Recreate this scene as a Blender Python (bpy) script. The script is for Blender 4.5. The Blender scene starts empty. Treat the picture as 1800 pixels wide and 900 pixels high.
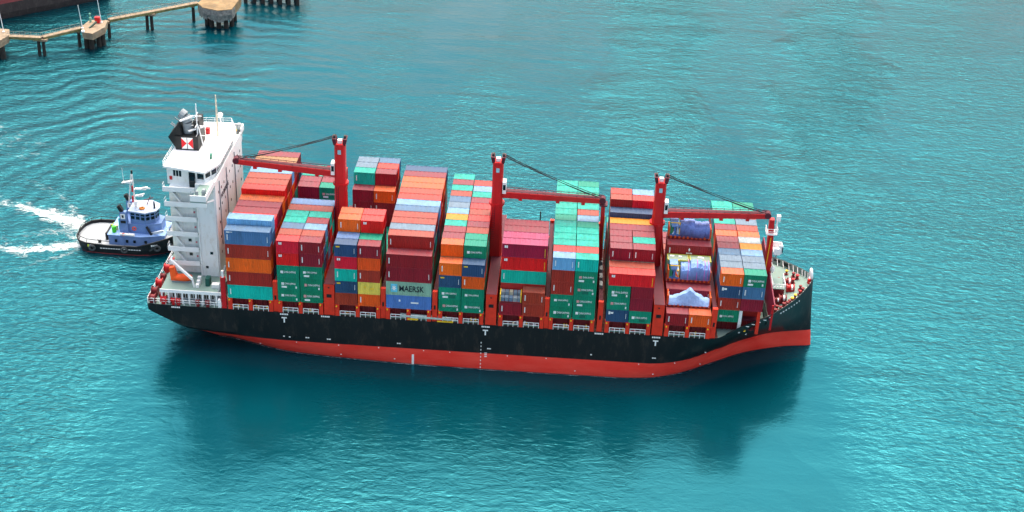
import bpy, bmesh, math, random
from mathutils import Vector, Matrix, noise
random.seed(7)
R = math.radians
scene = bpy.context.scene
COL = scene.collection

# ------------------------------------------------------------------ camera
cam_d = bpy.data.cameras.new('camera'); cam = bpy.data.objects.new('camera', cam_d); COL.objects.link(cam)
cam.location = (60.09, -230.40, 142.63)
cam.rotation_euler = (R(60.578), R(-2.316), R(3.040))
cam_d.sensor_width = 36.0; cam_d.lens = 50.84
cam_d.clip_start = 1.0; cam_d.clip_end = 20000.0
scene.camera = cam

# ------------------------------------------------------------------ sky, sun, exposure
SUN_EL, SUN_AZ = R(70), R(5)            # azimuth clockwise from +Y (towards the far side)
w = bpy.data.worlds.new('World'); scene.world = w; w.use_nodes = True
nt = w.node_tree; nt.nodes.clear()
sky = nt.nodes.new('ShaderNodeTexSky'); sky.sky_type = 'NISHITA'; sky.sun_disc = False
sky.sun_elevation = SUN_EL; sky.sun_rotation = SUN_AZ
sky.altitude = 0; sky.air_density = 1.6; sky.dust_density = 10.0; sky.ozone_density = 1.0
bg = nt.nodes.new('ShaderNodeBackground'); bg.inputs['Strength'].default_value = 0.15
wo = nt.nodes.new('ShaderNodeOutputWorld')
nt.links.new(sky.outputs[0], bg.inputs['Color']); nt.links.new(bg.outputs[0], wo.inputs['Surface'])
sd = bpy.data.lights.new('sun', 'SUN'); sun = bpy.data.objects.new('sun', sd); COL.objects.link(sun)
sd.energy = 0.5; sd.angle = R(40); sd.color = (1.0, 0.96, 0.90)
sdir = Vector((math.sin(SUN_AZ)*math.cos(SUN_EL), math.cos(SUN_AZ)*math.cos(SUN_EL), math.sin(SUN_EL)))
sun.rotation_euler = sdir.to_track_quat('Z', 'Y').to_euler(); sun.location = (0, 0, 200)
vs = scene.view_settings
vs.view_transform = 'Standard'; vs.look = 'None'; vs.gamma = 1.0; vs.exposure = 1.2; vs.use_curve_mapping = False

WATER = -12.4          # level of the sea; the containers stand on z = 0
CY = 16.1              # ship's centre line
RP = 2.48              # athwart pitch of the container rows

# ------------------------------------------------------------------ materials
def lin(c): return tuple(((v/255.0)/12.92 if v/255.0 <= .04045 else ((v/255.0+.055)/1.055)**2.4) for v in c)
MATS = {}
def N(t, kind, **kw):
    n = t.nodes.new(kind)
    for k, v in kw.items():
        if k in n.inputs: n.inputs[k].default_value = v
        else: setattr(n, k, v)
    return n
def mat(name, rgb, rough=.55, metal=0.0, var=.12, scale=.6, spec=.4, dirt=None, dirt_amt=.3, top=None, top_amt=.4, objvar=0.0, bump=0.0, streak=False):
    if name in MATS: return MATS[name]
    m = bpy.data.materials.new(name); m.use_nodes = True; t = m.node_tree
    b = t.nodes['Principled BSDF']; c = lin(rgb)
    b.inputs['Roughness'].default_value = rough; b.inputs['Metallic'].default_value = metal
    b.inputs['Specular IOR Level'].default_value = spec
    geo = N(t, 'ShaderNodeNewGeometry')
    nz = N(t, 'ShaderNodeTexNoise', Scale=scale, Detail=5.0, Roughness=.65)
    if streak:
        mp = N(t, 'ShaderNodeMapping'); mp.inputs['Scale'].default_value = (1, 1, .12)
        t.links.new(geo.outputs['Position'], mp.inputs[0]); t.links.new(mp.outputs[0], nz.inputs['Vector'])
    else: t.links.new(geo.outputs['Position'], nz.inputs['Vector'])
    rp = N(t, 'ShaderNodeValToRGB')
    rp.color_ramp.elements[0].position = .32; rp.color_ramp.elements[1].position = .68
    rp.color_ramp.elements[0].color = tuple(v*(1-var) for v in c)+(1,)
    rp.color_ramp.elements[1].color = tuple(min(1, v*(1+var)) for v in c)+(1,)
    t.links.new(nz.outputs['Fac'], rp.inputs[0]); out = rp.outputs[0]
    if objvar:
        oi = N(t, 'ShaderNodeObjectInfo'); hs = N(t, 'ShaderNodeHueSaturation')
        mr = N(t, 'ShaderNodeMapRange'); mr.inputs['To Min'].default_value = 1-objvar; mr.inputs['To Max'].default_value = 1+objvar
        mr2 = N(t, 'ShaderNodeMapRange'); mr2.inputs['To Min'].default_value = .494; mr2.inputs['To Max'].default_value = .508
        t.links.new(oi.outputs['Random'], mr.inputs[0]); t.links.new(oi.outputs['Random'], mr2.inputs[0])
        t.links.new(mr.outputs[0], hs.inputs['Value']); t.links.new(mr2.outputs[0], hs.inputs['Hue']); t.links.new(out, hs.inputs['Color'])
        out = hs.outputs[0]
    if dirt:
        n2 = N(t, 'ShaderNodeTexNoise', Scale=scale*2.7, Detail=6.0, Roughness=.7)
        mp2 = N(t, 'ShaderNodeMapping'); mp2.inputs['Scale'].default_value = (1, 1, .35); mp2.inputs['Location'].default_value = (13, 5, 2)
        t.links.new(geo.outputs['Position'], mp2.inputs[0]); t.links.new(mp2.outputs[0], n2.inputs['Vector'])
        mr = N(t, 'ShaderNodeMapRange'); mr.inputs['From Min'].default_value = .52; mr.inputs['From Max'].default_value = .75; mr.inputs['To Max'].default_value = dirt_amt
        mx = N(t, 'ShaderNodeMix', data_type='RGBA'); mx.inputs['B'].default_value = lin(dirt)+(1,)
        t.links.new(n2.outputs['Fac'], mr.inputs[0]); t.links.new(mr.outputs[0], mx.inputs['Factor'])
        t.links.new(out, mx.inputs[6]); mx.inputs[7].default_value = lin(dirt)+(1,); out = mx.outputs[2]
    if top:     # sun-bleached, dusty roof sheets; colour also darkened to offset strong light from above
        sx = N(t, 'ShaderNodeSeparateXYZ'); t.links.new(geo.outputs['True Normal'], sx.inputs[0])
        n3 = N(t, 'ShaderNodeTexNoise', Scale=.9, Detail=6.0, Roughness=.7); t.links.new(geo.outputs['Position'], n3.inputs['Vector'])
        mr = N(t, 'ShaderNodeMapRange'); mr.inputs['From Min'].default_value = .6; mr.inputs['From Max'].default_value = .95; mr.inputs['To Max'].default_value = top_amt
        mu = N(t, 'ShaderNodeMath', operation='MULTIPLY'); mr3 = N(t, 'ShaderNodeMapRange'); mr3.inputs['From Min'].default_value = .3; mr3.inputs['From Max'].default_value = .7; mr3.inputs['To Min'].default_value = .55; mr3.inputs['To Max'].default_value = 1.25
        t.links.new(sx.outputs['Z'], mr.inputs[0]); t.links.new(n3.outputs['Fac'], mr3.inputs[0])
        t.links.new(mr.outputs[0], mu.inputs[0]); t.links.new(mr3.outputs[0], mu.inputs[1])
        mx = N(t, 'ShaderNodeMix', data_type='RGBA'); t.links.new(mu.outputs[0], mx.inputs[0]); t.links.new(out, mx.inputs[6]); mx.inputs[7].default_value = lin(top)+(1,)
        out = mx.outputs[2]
    t.links.new(out, b.inputs['Base Color'])
    if bump:
        nb = N(t, 'ShaderNodeTexNoise', Scale=2.5, Detail=4.0); bp = N(t, 'ShaderNodeBump', Strength=bump, Distance=.15)
        t.links.new(geo.outputs['Position'], nb.inputs['Vector']); t.links.new(nb.outputs['Fac'], bp.inputs['Height']); t.links.new(bp.outputs[0], b.inputs['Normal'])
    MATS[name] = m
    return m

# ------------------------------------------------------------------ mesh helpers
class MB:
    def __init__(s): s.v = []; s.f = []; s.m = []
    def add(s, vs, fs, mi=0):
        o = len(s.v); s.v += [tuple(v) for v in vs]; s.f += [tuple(i+o for i in f) for f in fs]; s.m += [mi]*len(fs)
        return s
    def box(s, x0, x1, y0, y1, z0, z1, mi=0):
        return s.add([(x0,y0,z0),(x1,y0,z0),(x1,y1,z0),(x0,y1,z0),(x0,y0,z1),(x1,y0,z1),(x1,y1,z1),(x0,y1,z1)],
              [(0,3,2,1),(4,5,6,7),(0,1,5,4),(1,2,6,5),(2,3,7,6),(3,0,4,7)], mi)
    def prism(s, poly, z0, z1, mi=0):
        n = len(poly)
        return s.add([(x,y,z0) for x,y in poly]+[(x,y,z1) for x,y in poly],
              [tuple(range(n-1,-1,-1)), tuple(range(n,2*n))]+[(i,(i+1)%n,n+(i+1)%n,n+i) for i in range(n)], mi)
    def beam(s, a, b, w, h=None, w2=None, h2=None, mi=0):      # rectangular bar from a to b, may taper
        a = Vector(a); b = Vector(b); d = (b-a).normalized(); h = h or w; w2 = w2 or w; h2 = h2 or h
        up = Vector((0,0,1)) if abs(d.z) < .95 else Vector((0,1,0))
        sx = d.cross(up).normalized(); uz = sx.cross(d).normalized()
        P = []
        for c, ww, hh in ((a,w,h),(b,w2,h2)):
            for i, j in ((-1,-1),(1,-1),(1,1),(-1,1)): P.append(c+sx*(i*ww/2)+uz*(j*hh/2))
        return s.add(P, [(0,3,2,1),(4,5,6,7),(0,1,5,4),(1,2,6,5),(2,3,7,6),(3,0,4,7)], mi)
    def cyl(s, a, b, r, r2=None, n=10, mi=0):
        a = Vector(a); b = Vector(b); d = (b-a).normalized(); r2 = r if r2 is None else r2
        up = Vector((0,0,1)) if abs(d.z) < .95 else Vector((1,0,0))
        sx = d.cross(up).normalized(); uz = sx.cross(d).normalized(); P = []
        for c, rr in ((a,r),(b,r2)):
            for k in range(n):
                t = 2*math.pi*k/n; P.append(c+sx*(rr*math.cos(t))+uz*(rr*math.sin(t)))
        return s.add(P, [tuple(range(n)), tuple(range(2*n-1,n-1,-1))]+[(i,n+i,n+(i+1)%n,(i+1)%n) for i in range(n)], mi)
    def tube(s, pts, r, n=8, mi=0):
        for a, b in zip(pts, pts[1:]): s.cyl(a, b, r, n=n, mi=mi)
        return s
    def torus(s, c, ax, R_, r, n=18, k=8, mi=0, sc=(1,1)):
        c = Vector(c); q = Vector(ax).to_track_quat('Z', 'Y'); P = []; F = []
        for i in range(n):
            t = 2*math.pi*i/n
            for j in range(k):
                u = 2*math.pi*j/k
                P.append(c+q@Vector(((R_+r*math.cos(u))*math.cos(t)*sc[0], (R_+r*math.cos(u))*math.sin(t)*sc[1], r*math.sin(u))))
        for i in range(n):
            for j in range(k): F.append((i*k+j, ((i+1)%n)*k+j, ((i+1)%n)*k+(j+1)%k, i*k+(j+1)%k))
        return s.add(P, F, mi)
    def ball(s, c, rx, ry, rz, n=12, k=8, mi=0):
        P = []; F = []
        for i in range(k+1):
            a = math.pi*i/k
            for j in range(n):
                t = 2*math.pi*j/n; P.append((c[0]+rx*math.sin(a)*math.cos(t), c[1]+ry*math.sin(a)*math.sin(t), c[2]+rz*math.cos(a)))
        for i in range(k):
            for j in range(n): F.append((i*n+j, (i+1)*n+j, (i+1)*n+(j+1)%n, i*n+(j+1)%n))
        return s.add(P, F, mi)
    def mesh(s, name, mats, loc=(0,0,0), smooth=False):
        me = bpy.data.meshes.new(name)
        me.from_pydata([(v[0]-loc[0], v[1]-loc[1], v[2]-loc[2]) for v in s.v], [], s.f)
        for m in (mats if isinstance(mats, (list, tuple)) else [mats]): me.materials.append(m)
        me.polygons.foreach_set('material_index', s.m)
        if smooth: me.polygons.foreach_set('use_smooth', [True]*len(me.polygons))
        bm = bmesh.new(); bm.from_mesh(me); bmesh.ops.remove_doubles(bm, verts=bm.verts, dist=1e-5); bmesh.ops.recalc_face_normals(bm, faces=bm.faces); bm.to_mesh(me); bm.free()
        me.update(); return me
    def build(s, name, mats, parent=None, loc=None, smooth=False):
        """vertices are in world coordinates; the object's origin goes to loc (or the parent's origin)"""
        w0 = worldloc(parent) if parent else Vector((0,0,0))
        l = Vector(loc) if loc is not None else w0
        o = bpy.data.objects.new(name, s.mesh(name, mats, l, smooth)); COL.objects.link(o)
        o.location = l-w0
        if parent: o.parent = parent
        return o
def worldloc(o):
    v = Vector((0,0,0))
    while o: v += o.location; o = o.parent
    return v
def tag(o, label=None, cat=None, group=None, kind=None):
    if label: o['label'] = label
    if cat: o['category'] = cat
    if group: o['group'] = group
    if kind: o['kind'] = kind
    return o
def empty(name, loc, label, cat, group=None):
    o = bpy.data.objects.new(name, None); COL.objects.link(o); o.location = loc; o.empty_display_size = .5
    return tag(o, label, cat, group)
FONT = {}
def text_mesh(txt, m, depth=.02):
    if txt in FONT: return FONT[txt]
    cu = bpy.data.curves.new('lettering', 'FONT'); cu.body = txt; cu.size = 1.0; cu.extrude = depth; cu.align_x = 'LEFT'; cu.resolution_u = 2
    cu.offset = .008
    o = bpy.data.objects.new('lettering', cu); COL.objects.link(o)
    bpy.context.view_layer.update()
    me = bpy.data.meshes.new_from_object(o.evaluated_get(bpy.context.evaluated_depsgraph_get()))
    bpy.data.objects.remove(o); bpy.data.curves.remove(cu)
    xs = [v.co.x for v in me.vertices]; ys = [v.co.y for v in me.vertices]
    x0, x1, y0, y1 = min(xs), max(xs), min(ys), max(ys)
    for v in me.vertices: v.co = ((v.co.x-x0)/(x1-x0), (v.co.y-y0)/(y1-y0), v.co.z)     # unit box
    me.materials.clear(); me.materials.append(m); FONT[txt] = me
    return me
def put_text(txt, m, parent, at, along, up, width, height, name='lettering'):
    me = text_mesh(txt, m); o = bpy.data.objects.new(name, me); COL.objects.link(o)
    ax = Vector(along).normalized(); uy = Vector(up).normalized(); nz = ax.cross(uy)
    rot = Matrix((ax, uy, nz)).transposed().to_4x4()
    o.matrix_world = Matrix.Translation(Vector(at)-worldloc(parent)) @ rot @ Matrix.Diagonal((width, height, 1, 1))
    o.parent = parent
    return o

WHITE = mat('white_paint', (236,240,240), .45, var=.05, dirt=(176,160,124), dirt_amt=.45, scale=.35, streak=True)
WHITEC = mat('clean_white', (240,242,242), .4, var=.03)
BLACK = mat('black_paint', (20,24,27), .5, var=.25)
REDP = mat('crane_red', (196,24,30), .42, var=.12, dirt=(96,20,24), dirt_amt=.45, scale=.3, streak=True)
REDO = mat('pedestal_orange_red', (224,52,26), .5, var=.12)
MAROON = mat('maroon_steel', (122,26,34), .55, var=.2, dirt=(70,30,30), dirt_amt=.4)
DARKM = mat('dark_maroon', (84,24,42), .6, var=.2)
GDECK = mat('deck_grey_green', (118,144,138), .7, var=.12, dirt=(120,120,104), dirt_amt=.5, scale=.25)
GREY = mat('grey_steel', (136,146,152), .55, var=.12)
GLASS = mat('dark_glass', (18,34,40), .12, var=.1, spec=.7)
YEL = mat('yellow_paint', (236,190,30), .5, var=.1)
ORNG = mat('rescue_orange', (242,88,22), .45, var=.1)
LETW = mat('white_lettering', (238,240,238), .5, var=.02)
LETB = mat('dark_lettering', (26,34,48), .5, var=.02)
CABLE = mat('black_cable', (22,24,30), .6, var=.1)

# ------------------------------------------------------------------ the sea
WAVE_H, WATER_IOR = .42, 2.6
def water_mat():
    m = bpy.data.materials.new('sea_water'); m.use_nodes = True; t = m.node_tree; t.nodes.clear()
    out = N(t, 'ShaderNodeOutputMaterial'); geo = N(t, 'ShaderNodeNewGeometry')
    def noise_(scale, rot, sc, detail=3.0, rough=.55, dist=0.0, loc=(0,0,0)):
        mp = N(t, 'ShaderNodeMapping'); mp.inputs['Rotation'].default_value = (0,0,R(rot)); mp.inputs['Scale'].default_value = sc; mp.inputs['Location'].default_value = loc
        nz = N(t, 'ShaderNodeTexNoise', Scale=scale, Detail=detail, Roughness=rough, Distortion=dist)
        t.links.new(geo.outputs['Position'], mp.inputs[0]); t.links.new(mp.outputs[0], nz.inputs['Vector']); return nz.outputs['Fac']
    def math_(op, a, b):
        n = N(t, 'ShaderNodeMath', operation=op)
        for i, x in enumerate((a, b)):
            if isinstance(x, (int, float)): n.inputs[i].default_value = x
            else: t.links.new(x, n.inputs[i])
        return n.outputs[0]
    def rng(x, a, b, c, d):
        n = N(t, 'ShaderNodeMapRange'); t.links.new(x, n.inputs[0])
        for k, v in zip(('From Min','From Max','To Min','To Max'), (a,b,c,d)): n.inputs[k].default_value = v
        return n.outputs[0]
    small = noise_(1.05, 12, (.6, 1.0, 1), 5.0, .62, .6)
    mid = noise_(.33, -30, (.5, 1.15, 1), 3.0, .55, .8)
    swell = noise_(.045, -32, (.45, 1.5, 1), 2.0, .5, .3, (7, 3, 0))
    patch = noise_(.018, 8, (1.0, .16, 1), 3.0, .5, .5, (31, 11, 0))
    calm = rng(patch, .36, .56, .3, 1.25)
    # sheltered lee water alongside the ship is calmer
    sp = N(t, 'ShaderNodeSeparateXYZ'); t.links.new(geo.outputs['Position'], sp.inputs[0])
    wob = math_('MULTIPLY', math_('SUBTRACT', noise_(.03, 0, (1,1,1), 3.0), .5), 34)
    px = math_('ADD', sp.outputs['X'], wob); py = math_('ADD', sp.outputs['Y'], wob)
    lee = math_('MULTIPLY', math_('MULTIPLY', rng(py, -74, -34, 0, 1), rng(py, 22, 10, 0, 1)), math_('MULTIPLY', rng(px, -26, -6, 0, 1), rng(px, 128, 108, 0, 1)))
    keep = rng(lee, 0, 1, 1.0, .22)
    def lane(x0, wd, tilt):      # gust of rougher water lying across the fairway
        d = math_('ABSOLUTE', math_('SUBTRACT', math_('ADD', px, math_('MULTIPLY', sp.outputs['Y'], tilt)), x0), 0)
        return math_('MULTIPLY', rng(d, wd*1.5, wd*.6, 0, 1), rng(sp.outputs['Y'], 70, 125, 0, 1))
    keep = math_('MULTIPLY', keep, math_('MULTIPLY', rng(lane(74, 11, -.08), 0, 1, 1, 2.2), rng(lane(122, 10, -.1), 0, 1, 1, 2.4)))
    calm = math_('MULTIPLY', math_('MULTIPLY', calm, keep), rng(sp.outputs['Y'], 30, 130, 1.0, 1.1))     # open fairway beyond the ship
    # left part: old wake lines that cross the water diagonally
    wt = N(t, 'ShaderNodeTexWave', wave_type='RINGS', rings_direction='Z', wave_profile='SIN', Scale=.05, Distortion=20.0, Detail=4.0)
    wt.inputs['Detail Scale'].default_value = .4
    mpw = N(t, 'ShaderNodeMapping'); mpw.inputs['Location'].default_value = (34, -48, 0); t.links.new(geo.outputs['Position'], mpw.inputs[0]); t.links.new(mpw.outputs[0], wt.inputs['Vector'])
    wv = wt.outputs['Fac']
    sx = N(t, 'ShaderNodeSeparateXYZ'); t.links.new(geo.outputs['Position'], sx.inputs[0])
    leftm = math_('MULTIPLY', rng(sx.outputs['X'], 20, -45, 0, 1), rng(sx.outputs['Y'], 5, 60, .25, 1))
    h = math_('ADD', math_('MULTIPLY', math_('MULTIPLY', small, calm), .62), math_('MULTIPLY', math_('MULTIPLY', mid, calm), .7))
    h = math_('ADD', h, math_('MULTIPLY', math_('MULTIPLY', swell, keep), 1.7))
    h = math_('ADD', h, math_('MULTIPLY', math_('MULTIPLY', math_('MULTIPLY', wv, leftm), noise_(.03, 0, (1,1,1), 2.0)), .95))
    bp = N(t, 'ShaderNodeBump', Strength=1.0, Distance=WAVE_H); t.links.new(h, bp.inputs['Height'])
    bodyn = noise_(.012, 0, (1,1,1), 4.0, .6, .5)
    rp = N(t, 'ShaderNodeValToRGB'); rp.color_ramp.elements[0].position = .35; rp.color_ramp.elements[1].position = .66
    rp.color_ramp.elements[0].color = lin((0,48,58))+(1,); rp.color_ramp.elements[1].color = lin((0,60,72))+(1,)
    t.links.new(bodyn, rp.inputs[0])
    dif = N(t, 'ShaderNodeBsdfDiffuse'); t.links.new(rp.outputs[0], dif.inputs['Color'])
    gl = N(t, 'ShaderNodeBsdfGlossy', Roughness=.15)
    t.links.new(bp.outputs[0], gl.inputs['Normal'])
    fr = N(t, 'ShaderNodeFresnel', IOR=WATER_IOR); t.links.new(bp.outputs[0], fr.inputs['Normal'])
    gc = N(t, 'ShaderNodeValToRGB'); gc.color_ramp.elements[0].position = .245; gc.color_ramp.elements[1].position = .35
    gc.color_ramp.elements[0].color = (.08, .42, .51, 1); gc.color_ramp.elements[1].color = (.92, 1.0, 1.0, 1)
    t.links.new(fr.outputs[0], gc.inputs[0]); t.links.new(gc.outputs[0], gl.inputs['Color'])
    mx = N(t, 'ShaderNodeMixShader'); t.links.new(fr.outputs[0], mx.inputs[0]); t.links.new(dif.outputs[0], mx.inputs[1]); t.links.new(gl.outputs[0], mx.inputs[2])
    t.links.new(mx.outputs[0], out.inputs['Surface'])
    return m
S = 5000
o = MB().add([(-S,-S,WATER),(S,-S,WATER),(S,S,WATER),(-S,S,WATER)], [(0,1,2,3)]).build('sea', water_mat()); tag(o, 'rippled turquoise harbour water', None, None, 'structure')

# ------------------------------------------------------------------ the container ship
ship = empty('container_ship', (50, CY, WATER), 'long black hulled container ship with red boot topping, white bridge tower and three red cranes', 'ship')
# stations: list of (x, half breadth, z) from the rail down to the keel
ST = [
 [(-15.6,15.8,-2.4),(-15.5,15.6,-4.0),(-15.4,13,-4.4),(-15.3,9,-4.6),(-15.3,5,-4.7),(-15.3,0,-4.8)],
 [(-14.0,16.0,-2.4),(-14.0,15.9,-4.6),(-14,14,-5.4),(-14,10,-5.9),(-14,5,-6.1),(-14,0,-6.2)],
 [(-11.0,16.1,-2.4),(-11,16.0,-6.0),(-11,14.2,-7.6),(-11,11,-8.8),(-11,6,-9.3),(-11,0,-9.5)],
 [(-8,16.1,-2.4),(-8,16.0,-7.0),(-8,14.2,-8.6),(-8,10.5,-10.8),(-8,6,-12.0),(-8,0,-12.8)],
 [(-5,16.1,-2.4),(-5,16.05,-7.3),(-5,14.4,-8.8),(-5,12,-10.6),(-5,9.6,-12.4),(-5,4,-15)],
 [(-1,16.1,-2.4),(-1,16.05,-7.6),(-1,14.9,-8.8),(-1,12.6,-10.6),(-1,10.4,-12.4),(-1,7,-15)],
 [(4,16.1,-2.4),(4,16.1,-7.6),(4,15.5,-8.8),(4,14.0,-10.6),(4,12.1,-12.4),(4,9,-15)],
 [(10,16.1,-2.4),(10,16.1,-7.6),(10,15.9,-8.8),(10,15.1,-10.6),(10,13.9,-12.4),(10,11.5,-15)],
 [(17,16.1,-2.4),(17,16.1,-7.6),(17,16.05,-8.8),(17,15.6,-10.6),(17,14.8,-12.4),(17,13,-15)],
 [(24,16.1,-2.4),(24,16.1,-7.6),(24,16.1,-8.8),(24,15.8,-10.6),(24,15.3,-12.4),(24,14,-15)],
 [(34,16.1,-2.4),(34,16.1,-7.6),(34,16.1,-8.8),(34,16.05,-10.6),(34,15.8,-12.4),(34,15,-15)],
 [(48,16.1,-2.4),(48,16.1,-7.6),(48,16.1,-8.8),(48,16.1,-10.6),(48,16.05,-12.4),(48,15.5,-15)],
 [(74,16.1,-2.4),(74,16.1,-7.6),(74,16.1,-8.8),(74,16.1,-10.6),(74,16.05,-12.4),(74,15.2,-15)],
 [(80,16.1,-2.4),(80,16.1,-7.4),(80,16.1,-8.8),(80,15.9,-10.6),(80,15.5,-12.4),(80,14,-15)],
 [(84,16.1,-2.4),(84,16.0,-6.4),(84,15.3,-8.8),(84,14.8,-10.6),(84,14.2,-12.4),(84,12.4,-15)],
 [(88,16.1,-2.4),(88,15.6,-5.8),(88,13.5,-8.8),(88,12.8,-10.6),(88,12.1,-12.4),(88,10,-15)],
 [(92.4,15.95,-2.2),(92.4,14.5,-5.2),(92.4,10.2,-8.8),(92.4,9.6,-10.6),(92.4,9.0,-12.4),(92.4,7,-15)],
 [(94.5,15.3,-1.3),(94.5,13.3,-4.6),(94.5,8.7,-8.8),(94.5,8.1,-10.6),(94.5,7.6,-12.4),(94.5,5.6,-15)],
 [(96.6,14.5,-.45),(96.8,12,-4.2),(97.0,6.7,-8.8),(97.1,6.2,-10.6),(97.2,5.7,-12.4),(97.2,4,-15)],
 [(99.2,13.5,.35),(99.6,10.4,-3.8),(100.2,4.6,-8.8),(100.3,4.3,-10.6),(100.4,3.9,-12.4),(100.5,2.6,-15)],
 [(101.8,12.3,1.0),(102.5,8.8,-3.6),(103.6,2.7,-8.8),(103.8,2.6,-10.6),(104,2.4,-12.4),(104.2,1.5,-15)],
 [(104.6,10.1,1.6),(105.5,6.8,-3.4),(107,1.5,-8.8),(107.3,1.4,-10.6),(107.6,1.2,-12.4),(107.8,.8,-15)],
 [(107.6,6.9,2.15),(108.6,4.3,-3.2),(110.0,.8,-8.8),(110.4,.75,-10.6),(110.7,.6,-12.4),(110.9,.5,-15)],
 [(109.8,3.8,2.7),(110.6,2.1,-3.0),(111.7,.4,-8.8),(112.1,.4,-10.6),(112.4,.35,-12.4),(112.5,.3,-15)],
 [(111.2,1.2,3.1),(111.7,.7,-3.0),(112.4,.18,-8.8),(112.7,.18,-10.6),(112.9,.15,-12.4),(113,.12,-15)],
 [(111.5,0,3.2),(112.0,0,-3.0),(112.65,0,-8.8),(112.9,0,-10.6),(113.1,0,-12.4),(113.2,0,-15)],
]
def hull_mat():
    m = mat('hull_paint', (19,20,22), .42, var=.3, scale=.3, dirt=(78,66,58), dirt_amt=.6, streak=True)
    t = m.node_tree; b = t.nodes['Principled BSDF']; src = b.inputs['Base Color'].links[0].from_socket
    geo = N(t, 'ShaderNodeNewGeometry'); sx = N(t, 'ShaderNodeSeparateXYZ'); t.links.new(geo.outputs['Position'], sx.inputs[0])
    lt = N(t, 'ShaderNodeMath', operation='LESS_THAN'); lt.inputs[1].default_value = -8.8; t.links.new(sx.outputs['Z'], lt.inputs[0])
    nz = N(t, 'ShaderNodeTexNoise', Scale=.22, Detail=6.0, Roughness=.7); mp = N(t, 'ShaderNodeMapping'); mp.inputs['Scale'].default_value = (.5,1,1.6)
    t.links.new(geo.outputs['Position'], mp.inputs[0]); t.links.new(mp.outputs[0], nz.inputs['Vector'])
    rp = N(t, 'ShaderNodeValToRGB'); rp.color_ramp.elements[0].position = .3; rp.color_ramp.elements[1].position = .72
    rp.color_ramp.elements[0].color = lin((240,46,34))+(1,); rp.color_ramp.elements[1].color = lin((250,86,70))+(1,)
    t.links.new(nz.outputs['Fac'], rp.inputs[0])
    mx = N(t, 'ShaderNodeMix', data_type='RGBA'); t.links.new(lt.outputs[0], mx.inputs[0]); t.links.new(src, mx.inputs[6]); t.links.new(rp.outputs[0], mx.inputs[7])
    t.links.new(mx.outputs[2], b.inputs['Base Color'])
    return m
HULL = hull_mat()
def catmull(rows, sub):
    out = []
    n = len(rows)
    for i in range(n-1):
        p0, p1, p2, p3 = rows[max(0,i-1)], rows[i], rows[i+1], rows[min(n-1,i+2)]
        for k in range(sub):
            t = k/sub; r = []
            for a, b, c, d in zip(p0, p1, p2, p3):
                dx = max(1e-6, c[0]-b[0])
                m1 = [(c[j]-a[j])/max(1e-6,(c[0]-a[0]))*dx for j in range(3)]; m2 = [(d[j]-b[j])/max(1e-6,(d[0]-b[0]))*dx for j in range(3)]
                h00, h10, h01, h11 = 2*t**3-3*t*t+1, t**3-2*t*t+t, -2*t**3+3*t*t, t**3-t*t
                r.append(tuple(h00*b[j]+h10*m1[j]+h01*c[j]+h11*m2[j] for j in range(3)))
            out.append(r)
    out.append(rows[-1]); return out
SS = catmull(ST, 3)
SS = [[(x, max(0.0, min(16.1, b)), z) for x, b, z in r] for r in SS]
def loft_hull(rows):
    mb = MB(); V = []; F = []; n = len(rows[0])
    for sgn in (-1, 1):
        o = len(V)
        for r in rows: V += [(x, CY+sgn*b, z) for x, b, z in r]
        for i in range(len(rows)-1):
            for j in range(n-1):
                a = o+i*n+j; F.append((a, a+1, a+n+1, a+n))
    m = len(rows)*n
    F.append(tuple(range(0, n))+tuple(range(m+n-1, m-1, -1)))         # transom
    return mb.add(V, F)
hull = loft_hull(SS).build('hull', HULL, ship)
hm = hull.data; hm.polygons.foreach_set('use_smooth', [True]*len(hm.polygons))
try:
    hm.set_sharp_from_angle(angle=R(35))
except Exception: pass
rail = [(r[0][0], r[0][1], r[0][2]) for r in SS]
def half_at(r, z):
    for p, q in zip(r, r[1:]):
        if q[2] <= z <= p[2]: return p[1]+(q[1]-p[1])*(p[2]-z)/(p[2]-q[2]+1e-9), p[0]+(q[0]-p[0])*(p[2]-z)/(p[2]-q[2]+1e-9)
    return r[0][1], r[0][0]
# main deck sheet and forecastle deck
DECKR = mat('deck_red_oxide', (96,44,40), .75, var=.3, scale=.6, dirt=(150,140,120), dirt_amt=.5)
def sheet(x0, x1, m, z=-2.5):
    P = []; Q = []
    for r in SS:
        if x0 <= r[0][0] <= x1: b, x = half_at(r, z) if z < r[0][2] else (r[0][1], r[0][0]); P.append((r[0][0], CY-b+.12)); Q.append((r[0][0], CY+b-.12))
    return MB().add([(x,y,z) for x,y in P+Q[::-1]], [tuple(range(2*len(P)))])
sheet(-16, -.9, GDECK).build('stern_deck', GDECK, ship)
sheet(-1.1, 92.5, DECKR).build('main_deck', DECKR, ship)
sheet(92.3, 102.0, GDECK, -2.504).build('fore_well_deck', GDECK, ship)
fr_ = [r for r in SS if r[0][0] >= 101.4]
mb = MB(); V = []
for r in fr_:
    x, b, z = r[0]; bb, xx = half_at(r, z-1.15); bb = max(.02, bb-.2); V += [(xx, CY-bb, z-1.15), (xx, CY+bb, z-1.15)]
mb.add(V, [(2*i, 2*i+2, 2*i+3, 2*i+1) for i in range(len(fr_)-1)])
mb.add([V[0], V[1], (V[1][0],V[1][1]-.8,-2.5), (V[0][0],V[0][1]+.8,-2.5)], [(0,1,2,3)])
mb.build('forecastle_deck', GDECK, ship)
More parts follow.
